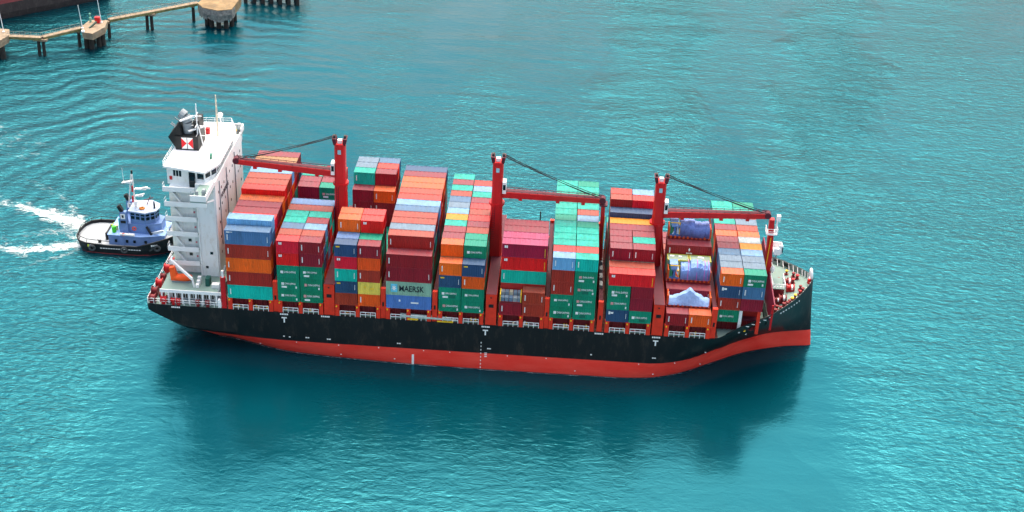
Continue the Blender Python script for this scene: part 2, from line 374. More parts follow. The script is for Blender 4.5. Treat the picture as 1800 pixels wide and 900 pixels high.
# bulwark lining and cap round the bow
for sgn in (-1, 1):
    mb = MB(); br = [r for r in SS if r[0][0] >= 93.5]; V = []
    for r in br:
        x, b, z = r[0]; hb, hx = half_at(r, z-1.14); V += [(hx, CY+sgn*max(0,hb-.2), z-1.14), (x, CY+sgn*max(0,b-.22), z+.02), (x, CY+sgn*(b+.03), z+.02), (x, CY+sgn*(b+.03), z-.1)]
    n = len(br)
    mb.add(V, [(4*i, 4*i+4, 4*i+5, 4*i+1) for i in range(n-1)], 0)
    mb.add(V, [(4*i+1, 4*i+5, 4*i+6, 4*i+2) for i in range(n-1)], 1); mb.add(V, [(4*i+2, 4*i+6, 4*i+7, 4*i+3) for i in range(n-1)], 1)
    bw = mb.build('bulwark', [GDECK, BLACK], ship)
    for i in range(1, n-2):                                           # stays inside the bulwark
        x, b, z = br[i][0]; hb, hx = half_at(br[i], z-1.1)
        if x > 101.5 and b > 2: MB().beam((x, CY+sgn*(b-.3), z-.05), (hx-.1, CY+sgn*(hb-.75), z-1.1), .12, .16).build('bulwark_stay', WHITE, bw)
for xa, xb in ((105.0,106.2),(106.7,107.9)):                          # dark fairlead openings, far side
    def rb(x):
        for a, b in zip(rail, rail[1:]):
            if a[0] <= x <= b[0]:
                t = (x-a[0])/(b[0]-a[0]+1e-9); return a[1]+t*(b[1]-a[1]), a[2]+t*(b[2]-a[2])
    (b0, z0), (b1, z1) = rb(xa), rb(xb)
    MB().beam((xa, CY+b0-.34, z0-.5), (xb, CY+b1-.34, z1-.5), .16, .8).build('fairlead', BLACK, ship)
# white stem fairlead
mb = MB(); mb.torus((111.0, CY, 3.6), (1,0,.1), .95, .28, 20, 8, sc=(.75,1.2)); mb.box(110.7,111.3,CY-.5,CY+.5,2.2,2.9); mb.build('stem_fairlead', WHITEC, ship, smooth=False)
MB().cyl((110.6,CY-.9,2.2),(110.6,CY-.9,3.1),.35,.3).build('roller', REDP, ship)

# hatch coamings and covers, lashing bridges, crane pedestals
BX = {1:.09, 2:9.57, 3:20.38, 4:29.96, 5:39.80, 6:51.15, 7:60.60, 8:71.15, 9:82.32, 10:91.89}
L40, L20 = 8.4, 4.13
for k, x in BX.items():
    y0 = 1.2 if k < 10 else 4.0; y1 = 2*CY-y0 if k < 10 else 29
    hc = MB().box(x+.1, x+8.3, y0, y1, -2.5, -.35).build('hatch_coaming', MAROON, ship)
    for a, b in ((y0, 10.6), (10.8, 21.4), (21.6, y1)):
        c = MB().box(x, x+8.4, a-.15, b+.15, -.349, -.03); c.build('hatch_cover', DARKM, hc)
    mb = MB()
    for q in range(9): mb.box(x+.6+q*.9, x+.72+q*.9, y0-.35, y0, -2.45, -.4)
    mb.build('coaming_stays', MAROON, hc)
    if k < 10:
        for xx, wd in ((x-.05,.75),(x+3.83,.7),(x+7.7,.75)):
            pd = MB().box(xx, xx+wd, -.02, .75, -2.45, -.12).box(xx-.06, xx+wd+.06, -.03, .8, -.12, -.02).build('container_pedestal', REDO, ship)
            MB().cyl((xx+wd*.35,.0,-.3),(xx+wd*.35,-.22,-.3),.15,n=8).build('twist_lock', YEL, pd)
            MB().box(xx, xx+wd, 2*CY-.75, 2*CY, -2.45, -.05).build('container_pedestal', REDO, ship)
        for xa, xb in ((x+.85, x+3.7),(x+4.7, x+7.55)):               # white guard rails on the deck edge
            mb = MB()
            for z in (-1.35,-1.85): mb.beam((xa,-.0,z),(xb,-.0,z),.1)
            nn = 3
            for q in range(nn+1):
                xx = xa+(xb-xa)*q/nn; mb.beam((xx,0,-2.45),(xx,0,-1.32),.09)
            mb.build('guard_rail', WHITEC, ship)
            mb = MB(); mb.tube([(xa,.3,-2.3),(xb,.3,-2.3)],.09,n=6); mb.build('deck_pipe', mat('pipe_green',(96,140,128)), ship)
            for q in range(3):
                xx = xa+random.random()*(xb-xa-.3)
                random.choice([MB().box(xx, xx+.28, .5, .9, -2.46, -1.7), MB().cyl((xx+.15,.7,-2.46),(xx+.15,.7,-1.55),.17), MB().box(xx, xx+.5, .5, .8, -2.46, -2.05)]).build('deck_fitting', random.choice([YEL, REDP, WHITEC, YEL, MAROON]), ship)
    else:
        for xx in (x+4.2, x+7.6):
            MB().box(xx, xx+.6, 2.7, 3.4, -2.45, 2.55).build('container_pedestal', REDO if xx > x+7 else WHITE, ship)
        for xx in (x+5.1, x+5.7): MB().cyl((xx,3.6,-2.45),(xx,3.6,-1.6),.3).build('bollard', YEL, ship)
gaps = [(BX[k]+8.4, BX[k+1]) for k in range(1, 10)]
for i, (a, b) in enumerate(gaps):
    if i+1 in (2, 5, 8): continue
    c = (a+b)/2; wd = min(.95, b-a-.2)
    lb = MB()
    lb = lb.box(c-wd*.42, c+wd*.42, .9, 2*CY-.9, 3.3, 3.5).build('lashing_bridge', DARKM, ship)
    for y0, y1 in ((.15,.898),(2*CY-.898,2*CY-.15)): MB().box(c-wd/2, c+wd/2, y0, y1, -2.45, 4.0).build('end_post', REDO, lb)
    for q in range(1, 7): yy = .5+q*(2*CY-1)/7; MB().box(c-wd*.35, c+wd*.35, yy-.2, yy+.2, -2.45, 3.298).build('bridge_post', MAROON, lb)
    MB().box(c-.16, c+.16, .1, .149, .2, 1.1).build('slot', BLACK, lb)
for xx, yy in ((50.95, 31.2), (59.95, 31.2), (59.95,22), (57.6, 30.6), (70.0, 31.0)):     # thin posts on the far rail
    MB().cyl((xx,yy,-2.4),(xx,yy,2.9+(3.4 if yy==30.6 else 0)),.13).box(xx-.25,xx+.25,yy-.2,yy+.2,2.9,3.4).build('light_post', BLACK, ship)
for xx in (70.05,):
    for q in range(4): MB().box(xx-.28, xx+.28, 6+q*3.0, 7.7+q*3.0, 3.51, 4.2).build('lashing_bin', GREY, ship)

# ------------------------------------------------------------------ cranes
def crane(x, xb, ztop, zb0, tip, lean, cabside):
    s = 1 if tip[0] > x else -1
    ped = MB().box(xb-1.0, xb+1.0, .1, 2*CY-.1, -2.45, 4.2).build('crane_pedestal', [REDO], ship)
    MB().prism([(xb-.97,.12),(xb+.97,.12),(xb+.97,2*CY-.12),(xb-.97,2*CY-.12)], 4.203, 4.26).build('pedestal_top', DARKM, ped)
    MB().box(xb-.45, xb+.45, .05, .098, 1.4, 2.1).build('opening', BLACK, ped)
    MB().box(xb-.2, xb+.1, .05, .098, 3.4, 3.65).build('opening', BLACK, ped)
    # column: round foot, then a slightly waisted box
    zs = [4.2, 9.0, zb0-1.2, zb0+1.5, ztop-1.0]; hw = [1.35, 1.2, 1.05, 1.0, 1.0]
    mb = MB(); V = []
    for z, h_ in zip(zs, hw):
        c = .3*h_
        for px, py in ((-h_+c,-h_),(h_-c,-h_),(h_,-h_+c),(h_,h_-c),(h_-c,h_),(-h_+c,h_),(-h_,h_-c),(-h_,-h_+c)): V.append((x+px, CY+py*1.15, z))
    F = []
    for i in range(len(zs)-1):
        for j in range(8): F.append((i*8+j, i*8+(j+1)%8, i*8+8+(j+1)%8, i*8+8+j))
    F.append(tuple(range(32,40))); mb.add(V, F)
    mb.cyl((x,CY,zb0-2.4),(x,CY,zb0-1.9),1.5,n=16)
    col = mb.build('crane', REDP, ship)
    # head: two ears with sheaves
    for dx in (-.85, .85):
        hd = MB()
        V = [(x+dx-.28,CY-1.0,ztop-1.2),(x+dx+.28,CY-1.0,ztop-1.2),(x+dx+.28,CY+1.0,ztop-1.2),(x+dx-.28,CY+1.0,ztop-1.2),
             (x+dx*1.25-.35,CY-1.1,ztop+.1),(x+dx*1.25+.35,CY-1.1,ztop+.1),(x+dx*1.25+.35,CY+.6,ztop+.25),(x+dx*1.25-.35,CY+.6,ztop+.25)]
        hd.add(V, [(0,3,2,1),(4,5,6,7),(0,1,5,4),(1,2,6,5),(2,3,7,6),(3,0,4,7)])
        hd.build('crane_head', DARKM, col)
    for dx in (-1.0, 1.0): MB().cyl((x+dx-.2,CY-.2,ztop+.2),(x+dx+.2,CY-.2,ztop+.2),.5,n=14).build('sheave', BLACK, col)
    MB().box(x-.4, x+.4, CY-.6, CY+.2, ztop-1.0, ztop-.3).build('head_light', WHITEC, col)
    mb = MB(); mb.box(x-.32, x+.3, CY-1.185, CY-1.165, ztop-3.0, ztop-2.1); mb.build('badge', mat('badge_blue',(150,200,215)), col)
    ld = MB()
    for q in (-.22,.22): ld.beam((x+q-.5,CY-1.42,4.3),(x+q-.5,CY-1.24,zb0-2.5),.06)
    for q in range(int((zb0-7)/.5)): ld.beam((x-.72,CY-1.41,4.6+q*.5),(x-.28,CY-1.41,4.6+q*.5),.05)
    ld.build('ladder', DARKM, col)
    # operator cab with window
    cx = x+cabside*1.35
    cb = MB().box(cx-.35, cx+.35, CY-1.2, CY+.5, ztop-7.4, ztop-5.0).build('cab', WHITEC, col)
    MB().box(cx-.25, cx+.25, CY-1.24, CY-1.202, ztop-6.6, ztop-5.5).build('cab_window', GLASS, cb)
    # boom: red box girder with a dark walkway on top and lugs below
    a = Vector((x+s*1.0, CY-.1, zb0)); b = Vector(tip); d = (b-a).normalized()
    bm_ = MB().beam(a, b, 1.7, 1.25, 1.3, .95); bo = bm_.build('boom', REDP, col)
    up = Vector((-d.z*s, 0, abs(d.x)))
    MB().beam(a+up*.66, b+up*.51, 1.35, .06, 1.0).build('boom_walkway', DARKM, bo)
    mb = MB()
    for q in (-.75, .75): mb.beam(a+up*.95+Vector((0,q,0)), b+up*.78+Vector((0,q*.75,0)), .09)
    for q in range(13):
        for sy in (-.75,.75): p = a.lerp(b, (q+.5)/13); mb.beam(p+up*.6+Vector((0,sy*.95,0)), p+up*.95+Vector((0,sy*.95,0)), .07)
    mb.build('boom_rail', DARKM, bo)
    mb = MB()
    for q in (.18, .55, .8):
        p = a.lerp(b, q); mb.box(p.x-.35, p.x+.35, p.y-.75, p.y+.6, p.z-1.0, p.z-.45)
    mb.build('boom_lug', REDP, bo)
    MB().cyl(b+Vector((-s*.2,-.7,.15)), b+Vector((-s*.2,.7,.15)), .62, n=14).build('boom_sheave', DARKM, bo)
    for dy, q in ((-.6,.97),(-.2,.93),(.25,.97),(.6,.86)):
        e = a.lerp(b, q)+up*.7+Vector((0,dy*.8,0)); st_ = Vector((x+s*1.0, CY-.2+dy, ztop+.3)); pts = []
        for k in range(7):
            t = k/6; p = st_.lerp(e, t); p.z -= .9*4*t*(1-t)*.35; pts.append(p)
        MB().tube(pts, .06, n=5).build('hoist_cable', CABLE, bo)
    return col
crane(19.2, 19.2, 27.0, 19.7, (-1.0, CY, 20.9), 0, -1)
crane(49.25, 49.65, 25.2, 17.4, (69.6, CY, 17.1), 0, 1)
crane(80.2, 80.9, 23.0, 15.2, (101.2, CY, 16.0), 0, 1)
# boom crutch between the seventh and eighth bays
bc = MB().beam((69.9,CY,-2.4),(69.6,CY,16.2),.9,1.0,.75,.8).build('boom_crutch', REDP, ship)
MB().box(68.9,70.4,CY-1.0,CY+1.0,16.2,16.5).build('crutch_head', DARKM, bc)
MB().beam((69.9,CY-.6,8),(70.1,CY-.6,14),.08,.3).build('ladder', YEL, bc)

# ------------------------------------------------------------------ accommodation tower
TX0, TX1, TY0, TY1 = -6.6, -2.85, 6.9, 29.5
tower = MB().box(TX0, TX1, TY0, TY1, .4, 20.0).box(-11.9, TX0, 8.0, TY1, .4, 18.6).build('bridge_tower', WHITE, ship)
MB().box(-11.9, -1.5, 1.6, 2*CY-1.6, -2.5, .1).build('lower_deckhouse', WHITE, tower)
MB().box(-13.0, -1.4, .75, 2*CY-.75, .1, .4, 0).build('boat_deck', GDECK, tower)
mb = MB().box(-13.05, -1.35, .6, .748, -.05, .62); mb.build('deck_fascia', WHITEC, tower)
for q in range(9): xx = -12.9+q*1.3; MB().box(xx, xx+.28, .62, .9, -2.45, -.05).build('pillar', WHITEC, tower)
mb = MB()
for q in range(17): xx = -10.9+q*.5; mb.box(xx, xx+.3, 1.52, 1.598, -1.5, -.55)
mb.build('ventilation_louvre', mat('louvre_brown',(64,58,44)), tower)
MB().box(-11.5, -3.0, .9, 1.5, -2.45, -1.75).build('store_box', GREY, tower)
# balconies on the near side, each with its stair
zl = [2.9, 5.95, 9.2, 12.4, 15.5, 18.6]
for i, z in enumerate(zl):
    xl = -12.6 if i < 5 else -12.7
    bl = MB().box(xl, -6.75 if i < 5 else -6.6, 6.85, 7.998, z-.2, z, 0).build('balcony', GDECK, tower)
    MB().box(xl-.05, -6.7, 6.7, 6.848, z-.35, z+.62).box(xl-.05, xl+.08, 6.85, 7.95, z-.35, z+.4).build('parapet', WHITEC, bl)
    mb = MB(); mb.beam((xl,6.78,z+1.1),(xl,7.9,z+1.1),.06); mb.beam((xl,7.9,z),(xl,7.9,z+1.1),.06); mb.beam((xl,6.78,z),(xl,6.78,z+1.1),.06); mb.build('hand_rail', WHITEC, bl)
    if i < 5:
        st_ = MB().beam((-9.6,7.45,z+.25),(-11.3,7.45,zl[i+1]-.15),.7,.16)
        for q in range(9):
            t = (q+.5)/9; st_.box(-9.6-1.7*t-.14, -9.6-1.7*t+.14, 7.08, 7.82, z+.32+(zl[i+1]-.4-z)*t, z+.37+(zl[i+1]-.4-z)*t)
        st_.build('stair', WHITEC, bl)
        MB().box(-9.8,-9.2,6.95,7.6,z+.003,z+.06).box(-12.2,-11.5,7.1,7.8,z+.003,z+.05).build('safety_mark', mat('mark_yellow',(206,196,90)), bl)
        MB().box(-7.6,-7.0,7.94,7.996,z+.2,z+2.2).build('door', mat('door_white',(214,222,222)), bl)
        MB().box(-7.5,-7.2,7.8,7.93,z+1.0,z+1.35).build('hose_box', mat('hose_pink',(206,120,130)), bl)
        MB().box(-11.0,-10.7,7.94,7.996,z+1.6,z+2.2).build('window', GLASS, bl)
        if i in (0, 1): MB().box(-8.9,-8.3,7.94,7.996,z+1.2,z+1.8).build('window', GLASS, bl)
for (xx, zz, s) in ((-4.9, 16.0, .35), (-4.6, 5.2, .55), (-5.6, 2.1, .5), (-3.6, 1.9, .0)):
    if s: MB().box(xx, xx+s, TY0-.04, TY0-.002, zz, zz+s).build('window', GLASS, tower)
# small ports and lettering on the forward wall
for zz in (4.5, 7.7, 10.9, 13.8, 17.2):
    for q in range(9):
        if zz < 12 and q % 2: continue
        yy = 9.0+q*2.3+random.uniform(-.2,.2); MB().box(TX1+.002, TX1+.05, yy, yy+.34, zz, zz+.5).build('port_light', GLASS, tower)
put_text('NO SMOKING', LETB, tower, (TX1+.03, 11.0, 15.2), (0,1,0), (0,0,1), 6.0, 1.0)
for xx, zz in ((-6.35,16.5),(-3.15,19.0)): MB().cyl((xx,TY0-.1,.4),(xx,TY0-.1,zz),.09,n=7).build('down_pipe', WHITEC, tower)
for yy in (9.9,15.7,22.6): MB().cyl((TX1+.1,yy,6),(TX1+.1,yy,19.5),.09,n=7).build('down_pipe', GREY, tower)
# wheelhouse
WH = [(-12.4,9.3),(-5.0,8.2),(-3.4,11.2),(-3.4,24.8),(-5.0,29.0),(-12.4,28.4)]
whl = MB().prism(WH, 18.6, 22.1).build('wheelhouse', WHITE, tower)
RF = [(-12.9,8.8),(-4.7,7.0),(-2.75,11.0),(-2.75,25.2),(-4.7,29.8),(-12.9,29.0)]
MB().prism(RF, 22.1, 22.5).build('wheelhouse_roof', WHITEC, whl)
def winband(a, b, z0, z1, n, off=.04):
    a = Vector((a[0],a[1],0)); b = Vector((b[0],b[1],0)); d = (b-a); nrm = Vector((d.y,-d.x,0)).normalized()
    for q in range(n):
        p0 = a+d*((q+.12)/n)+nrm*off; p1 = a+d*((q+.88)/n)+nrm*off
        MB().add([(p0.x,p0.y,z0),(p1.x,p1.y,z0),(p1.x,p1.y,z1),(p0.x,p0.y,z1)]+[(p.x-nrm.x*.035,p.y-nrm.y*.035,z) for p,z in ((p0,z0),(p1,z0),(p1,z1),(p0,z1))],
            [(0,1,2,3),(4,7,6,5),(0,4,5,1),(1,5,6,2),(2,6,7,3),(3,7,4,0)]).build('window', GLASS, whl)
winband(WH[2], WH[3], 20.75, 21.95, 9); winband(WH[1], WH[2], 20.6, 21.95, 2); winband((-8.3,8.69), WH[1], 20.4, 21.8, 2)
winband((-11.2,9.12), (-9.5,8.87), 20.4, 21.6, 3)
MB().box(-8.0,-6.9,8.2,8.53,18.65,20.9).build('door', GLASS, whl)
MB().box(-11.9,-11.4,9.0,9.15,19.6,20.3).build('fire_box', REDP, whl)
# fore bulwark under the windows, and the open bridge wings
MB().box(TX1-.25, TX1, 6.9, TY1, 20.0, 20.6).build('front_bulwark', WHITEC, whl)
for y0, y1, yo in ((0.0, 6.9, 0.0), (TY1, 2*CY, 2*CY-.15)):
    wg = MB().box(-5.75, TX1, y0, y1, 19.75, 20.0).build('bridge_wing', GDECK, whl)
    mb = MB().box(-5.75, TX1, yo, yo+.15, 20.0, 21.2).box(TX1-.15, TX1, y0+.15, y1-.15, 20.0, 21.2).box(-5.75, TX1, y0+.002, y0+.3, 18.9, 19.75)
    mb.build('wing_bulwark', WHITEC, wg)
    mb = MB()
    for xx in (-5.6,-4.6,-3.6): mb.beam((xx, y0+.4, 20.0),(xx, y0+.4, 21.9), .08)
    mb.beam((-5.6,y0+.4,21.9),(-3.0,y0+.4,21.9),.08); mb.box(-5.2,-4.7,y0+1.6,y0+2.1,20.0,21.2); mb.box(-4.2,-3.6,y0+2.6,y0+3.4,20.0,21.1)
    mb.build('wing_fittings', GREY, wg)
    for sx_ in (-5.5,-3.2): MB().beam((sx_, y0+.3 if y0 < 5 else y1-.3, 19.7),(sx_, 6.9 if y0 < 5 else TY1, 16.9),.25).build('wing_strut', WHITEC, wg)
MB().box(-5.3,-3.3,29.9,31.4,20.002,20.2).build('wing_mat', BLACK, whl); MB().box(-4.8,-4.0,30.2,31.0,20.2,20.5).build('wing_console', YEL, whl)
# monkey island rail, domes, antennas
mb = MB()
for a, b in zip(RF, RF[1:]+RF[:1]):
    for z in (22.95, 23.4): mb.beam((a[0],a[1],z),(b[0],b[1],z),.05)
    n = max(2, int(math.dist(a,b)/1.6))
    for q in range(n): mb.beam((a[0]+(b[0]-a[0])*q/n, a[1]+(b[1]-a[1])*q/n, 22.5),(a[0]+(b[0]-a[0])*q/n, a[1]+(b[1]-a[1])*q/n, 23.4),.05)
mb.build('roof_rail', WHITEC, whl)
for xx, yy, hh, rr in ((-6.3,10.6,1.2,.42),(-6.0,26.4,2.6,.55),(-8.6,11.2,.8,.35),(-9.8,9.9,.6,.3)):
    MB().cyl((xx,yy,22.5),(xx,yy,22.5+hh),.16).ball((xx,yy,22.5+hh+rr*.7),rr,rr,rr).build('dome_antenna', WHITEC, whl)
for xx, yy, sx_, sy, hh in ((-5.8,15.0,1.2,1.6,.35),(-7.2,19,1.0,1.6,.7),(-5.2,20.6,.9,.7,.5),(-5.0,12.6,.35,.9,.9)):
    MB().box(xx,xx+sx_,yy,yy+sy,22.5,22.5+hh).build('roof_locker', WHITEC if hh < .8 else mat('locker_green',(40,110,90)), whl)
MB().box(-8.4,-7.6,23.6,24.4,22.5,23.7).box(-10.5,-9.9,24.0,24.6,22.5,23.4).build('roof_box', REDP, whl)
ms = MB().cyl((-8.3,17.6,22.5),(-8.3,17.6,31.5),.22,.1).cyl((-7.2,17.2,22.5),(-8.2,17.6,27.5),.12).cyl((-7.6,18.4,22.5),(-8.2,17.6,27.5),.12)
for z, l in ((25.0,1.3),(27.0,1.6),(29.0,1.0)): ms.beam((-8.3-l,17.6,z),(-8.3+l,17.6,z),.12); ms.beam((-8.3,17.6-l,z+.3),(-8.3,17.6+l,z+.3),.1)
ms = ms.build('radar_mast', WHITEC, tower)
MB().beam((-9.8,16.6,26.2),(-7.4,18.6,26.4),.25,.3).build('radar_scanner', WHITEC, ms)
MB().beam((-11.3,16.6,28.2),(-9.0,18.0,28.8),.3,.3).build('radar_scanner', WHITEC, ms)
MB().cyl((-5.9,23.3,22.5),(-5.9,23.3,30.0),.24,.14).cyl((-5.9,23.3,30.0),(-5.9,23.3,31.0),.1).build('signal_mast', mat('mast_cream',(226,214,190)), tower)
# funnel
fn = MB().box(-12.3,-7.9,16.0,21.5,22.5,25.3).build('funnel', BLACK, tower)
MB().add([(-12.3,16.3,22.6),(-12.3,21.3,22.6),(-13.7,21.3,24.9),(-13.7,16.3,24.9),(-11.6,16.3,27.7),(-11.6,21.3,27.7),(-11.0,16.3,25.3),(-11.0,21.3,25.3)],
    [(0,1,2,3),(3,2,5,4),(4,5,7,6),(0,3,4,6),(1,7,5,2),(0,6,7,1)]).build('funnel_cowl', BLACK, fn)
MB().tube([(-10.2,18.2,25.2),(-10.2,18.2,27.4),(-10.7,18.4,28.5),(-11.6,18.6,29.0)], 1.0, n=14).build('exhaust_pipe', GREY, fn, smooth=False)
MB().box(-9.0,-7.9,17.5,21.0,25.3,28.0).build('exhaust_casing', BLACK, fn)
for dy in (17.0,17.6,19.9): MB().cyl((-12.2,dy,26.6),(-13.2,dy,27.4),.12).build('drain_pipe', GREY, fn)
em = MB().box(-11.1,-8.9,15.94,15.998,22.8,25.1).build('funnel_emblem', WHITEC, fn)
cx_, cz_ = -10.0, 23.95
MB().add([(-11.1,15.93,25.0),(-11.1,15.93,22.9),(cx_-.1,15.93,cz_)], [(0,1,2)]).add([(-8.9,15.93,25.0),(cx_+.1,15.93,cz_),(-8.9,15.93,22.9)], [(0,1,2)]).build('emblem_triangles', mat('emblem_red',(226,20,36)), em)
MB().box(cx_-.06,cx_+.06,15.92,15.929,22.8,25.1).build('emblem_stripe', BLACK, em)

# lifeboat deck fittings
MB().beam((-12.0,5.6,4.2),(-7.2,2.4,2.2),.35,.5).beam((-7.2,2.4,2.2),(-6.9,2.4,.4),.3).beam((-12.0,5.6,4.2),(-12.0,6.9,4.2),.35).build('davit', WHITEC, tower)
MB().box(-4.9,-4.1,3.0,4.4,.4,2.0).build('deck_locker', mat('locker_dark_green',(20,84,76)), tower); MB().box(-3.6,-2.2,2.4,3.4,.4,1.2).build('deck_locker', WHITEC, tower)
for q in range(3): MB().box(-6.6,-6.0,2.2+q*.9,2.8+q*.9,.4,1.1+.3*q).build('deck_crate', WHITEC, tower)
MB().beam((-2.0,1.2,.4),(-1.2,4.5,4.4),.3).beam((-2.0,1.2,.4),(-2.0,1.2,-2.4),.3).build('pipe_frame', GREY, tower)
lbt = empty('lifeboat', (-9.8, 4.3, .4), 'orange enclosed lifeboat on the grey boat deck under the white tower', 'lifeboat')
mb = MB(); V = []; F = []
prof = [(-1.9,.15,.9),(-1.6,.55,.85),(-.8,.75,.8),(.4,.78,.8),(1.3,.6,.85),(1.8,.15,1.0)]
for x, h_, zc in prof:
    for j in range(10): t = 2*math.pi*j/10; V.append((-9.5+x, 4.3+h_*math.cos(t), .45+zc+.75*math.sin(t)*(.5+.5*h_/.78)))
for i in range(5):
    for j in range(10): F.append((i*10+j, i*10+(j+1)%10, i*10+10+(j+1)%10, i*10+10+j))
F += [tuple(range(10)), tuple(range(50,60))]; mb.add(V, F); mb.build('boat_hull', ORNG, lbt, smooth=True)
V = [(-11.7,3.8,.75),(-10.3,3.8,.75),(-10.3,4.8,.75),(-11.7,4.8,.75),(-11.9,3.9,3.4),(-11.0,3.9,3.6),(-11.0,4.7,3.6),(-11.9,4.7,3.4)]
MB().add(V, [(0,3,2,1),(4,5,6,7),(0,1,5,4),(1,2,6,5),(2,3,7,6),(3,0,4,7)]).build('canopy', ORNG, lbt)
MB().box(-11.4,-7.9,3.75,4.0,.402,.75).box(-11.4,-7.9,4.6,4.85,.402,.75).build('cradle', GREY, lbt)
# stern mooring gear and rail
for (xx, yy, s) in ((-14.6,.9,1),(-12.4,.7,.9),(-14.9,3.6,1),(-14.8,6.6,1.05),(-14.7,9.0,.8),(-14.8,12.4,1),(-14.6,15.4,.9),(-10.6,.45,.6),(-9.6,.45,.6),(-5.9,.4,.55),(-4.0,.4,.6),(-13.2,2.2,.7)):
    wn = MB().cyl((xx-.45*s,yy,-1.5),(xx+.45*s,yy,-1.5),.6*s,n=12).cyl((xx-.6*s,yy,-1.5),(xx-.45*s,yy,-1.5),.85*s,n=12).cyl((xx+.45*s,yy,-1.5),(xx+.6*s,yy,-1.5),.85*s,n=12).box(xx-.5*s,xx+.5*s,yy-.5*s,yy+.5*s,-2.48,-1.6)
    wn.build('mooring_winch', random.choice([REDP, REDP, MAROON]), ship)
for (xx, yy) in ((-13.6,12.0),(-13.6,10.4),(-13.0,14)): MB().cyl((xx,yy,-2.48),(xx,yy,-1.5),.3).build('bollard', YEL, ship)
mb = MB()
for z in (-1.3,-1.8):
    mb.beam((-15.5,.4,z),(-15.5,2*CY-.4,z),.08); mb.beam((-15.4,.25,z),(-1.2,.1,z),.08)
for q in range(22): mb.beam((-15.5,.4+q*1.49,-2.45),(-15.5,.4+q*1.49,-1.28),.08)
for q in range(13): xx = -15.4+q*1.15; mb.beam((xx,.2,-2.45),(xx,.2,-1.28),.1)
mb.build('stern_rail', WHITEC, ship)
MB().box(-2.0,-1.4,.1,.7,-2.45,-.9).ball((-1.7,.4,-.9),.32,.32,.4).build('liferaft_canister', WHITEC, ship)
MB().box(-1.25,-.35,.1,.75,-2.45,4.2).build('lashing_end_post', REDP, ship); MB().box(-1.0,-.6,.2,.6,4.2,5.6).build('post_light', WHITEC, ship)
MB().box(-13.2,-12.6,10.5,15,-2.48,-1.9).build('deck_duct', WHITEC, ship)

# ------------------------------------------------------------------ forecastle
MB().add([(102.0,4.4,-.3),(102.0,27.8,-.3),(102.7,27.8,5.0),(102.7,4.4,3.2)]+[(102.25,4.4,-.3),(102.25,27.8,-.3),(102.9,27.8,5.0),(102.9,4.4,3.2)],
   [(0,1,2,3),(4,7,6,5),(0,3,7,4),(1,5,6,2),(3,2,6,7),(0,4,5,1)]).build('breakwater', mat('breakwater_maroon',(128,30,62),.5,var=.15), ship)
MB().box(102.3,102.7,4.28,4.398,-2.4,3.1).build('breakwater_end', REDP, ship)
fm = MB().beam((102.7,CY+.4,.2),(101.9,CY,15.3),1.35,1.5,.95,1.0).build('foremast', REDP, ship)
MB().box(101.1,103.2,CY-.9,CY+.9,12.2,12.45).build('mast_platform', WHITEC, fm)
mb = MB()
for xx, yy in ((101.1,CY-.9),(103.2,CY-.9),(103.2,CY+.9),(101.1,CY+.9)): mb.beam((xx,yy,12.4),(xx,yy,13.5),.09)
for a, b in (((101.1,CY-.9),(103.2,CY-.9)),((103.2,CY-.9),(103.2,CY+.9)),((101.1,CY-.9),(101.1,CY+.9))):
    for z in (12.95,13.5): mb.beam((*a,z),(*b,z),.08)
mb.build('platform_rail', WHITEC, fm)
MB().beam((102.9,CY,12.4),(103.1,CY,16.2),.3,.3).box(102.8,103.5,CY-.4,CY+.4,15.0,16.1).build('mast_head', WHITEC, fm)
MB().box(102.9,104.6,CY-1.4,CY+1.0,8.6,8.8).box(103.9,104.6,CY-1.4,CY-1.2,8.8,10.3).box(104.4,104.6,CY-1.4,CY+1.0,8.8,9.9).box(102.9,104.6,CY+.9,CY+1.05,8.8,9.9).box(102.9,104.2,CY-1.5,CY-1.35,8.3,9.6).build('mast_platform', WHITEC, fm)
MB().beam((104.3,CY-.5,8.7),(102.9,CY-.3,6.0),.2).build('platform_strut', GREY, fm)
MB().ball((103.2,CY-1.2,5.0),.45,.4,.8).build('fog_horn', WHITEC, fm)
MB().beam((101.9,CY-.7,5.0),(102.1,CY-.75,11.5),.12,.35).build('ladder', YEL, fm)
ds = MB().box(103.2,105.4,11.4,15.4,.1,2.7).build('deck_store', MAROON, ship)
MB().box(103.1,105.5,11.2,15.5,2.7,2.85).build('store_top', GDECK, ds)
mb = MB()
for z in (3.3,3.8):
    for a, b in (((103.1,11.2),(105.5,11.2)),((105.5,11.2),(105.5,15.5)),((103.1,11.2),(103.1,15.5))): mb.beam((*a,z),(*b,z),.09)
for xx, yy in ((103.1,11.2),(103.7,11.2),(104.3,11.2),(104.9,11.2),(105.5,11.2),(105.5,12.6),(105.5,14),(105.5,15.5),(103.1,13.5),(103.1,15.5)): mb.beam((xx,yy,2.85),(xx,yy,3.85),.09)
mb.build('store_rail', WHITEC, ds)
def windlass(x, y, s, m):
    z = 1.0
    wn = MB().box(x-.9*s,x+.9*s,y-.6*s,y+.6*s,z-.5,z+.25).cyl((x-.8*s,y,z+.7*s),(x+.8*s,y,z+.7*s),.62*s,n=14).build('windlass', m, ship)
    for dx in (-.85,.0,.85): MB().cyl((x+dx*s-.09,y,z+.7*s),(x+dx*s+.09,y,z+.7*s),.95*s,n=14).build('winch_flange', m, wn)
    MB().cyl((x+.15*s,y,z+.7*s),(x+.6*s,y,z+.7*s),.7*s,n=14).build('rope_drum', WHITEC, wn)
windlass(107.0, 14.2, .8, REDP); windlass(106.8, 16.6, .8, MAROON); windlass(105.0, 10.0, .8, MAROON); windlass(103.9, 9.4, .6, MAROON)
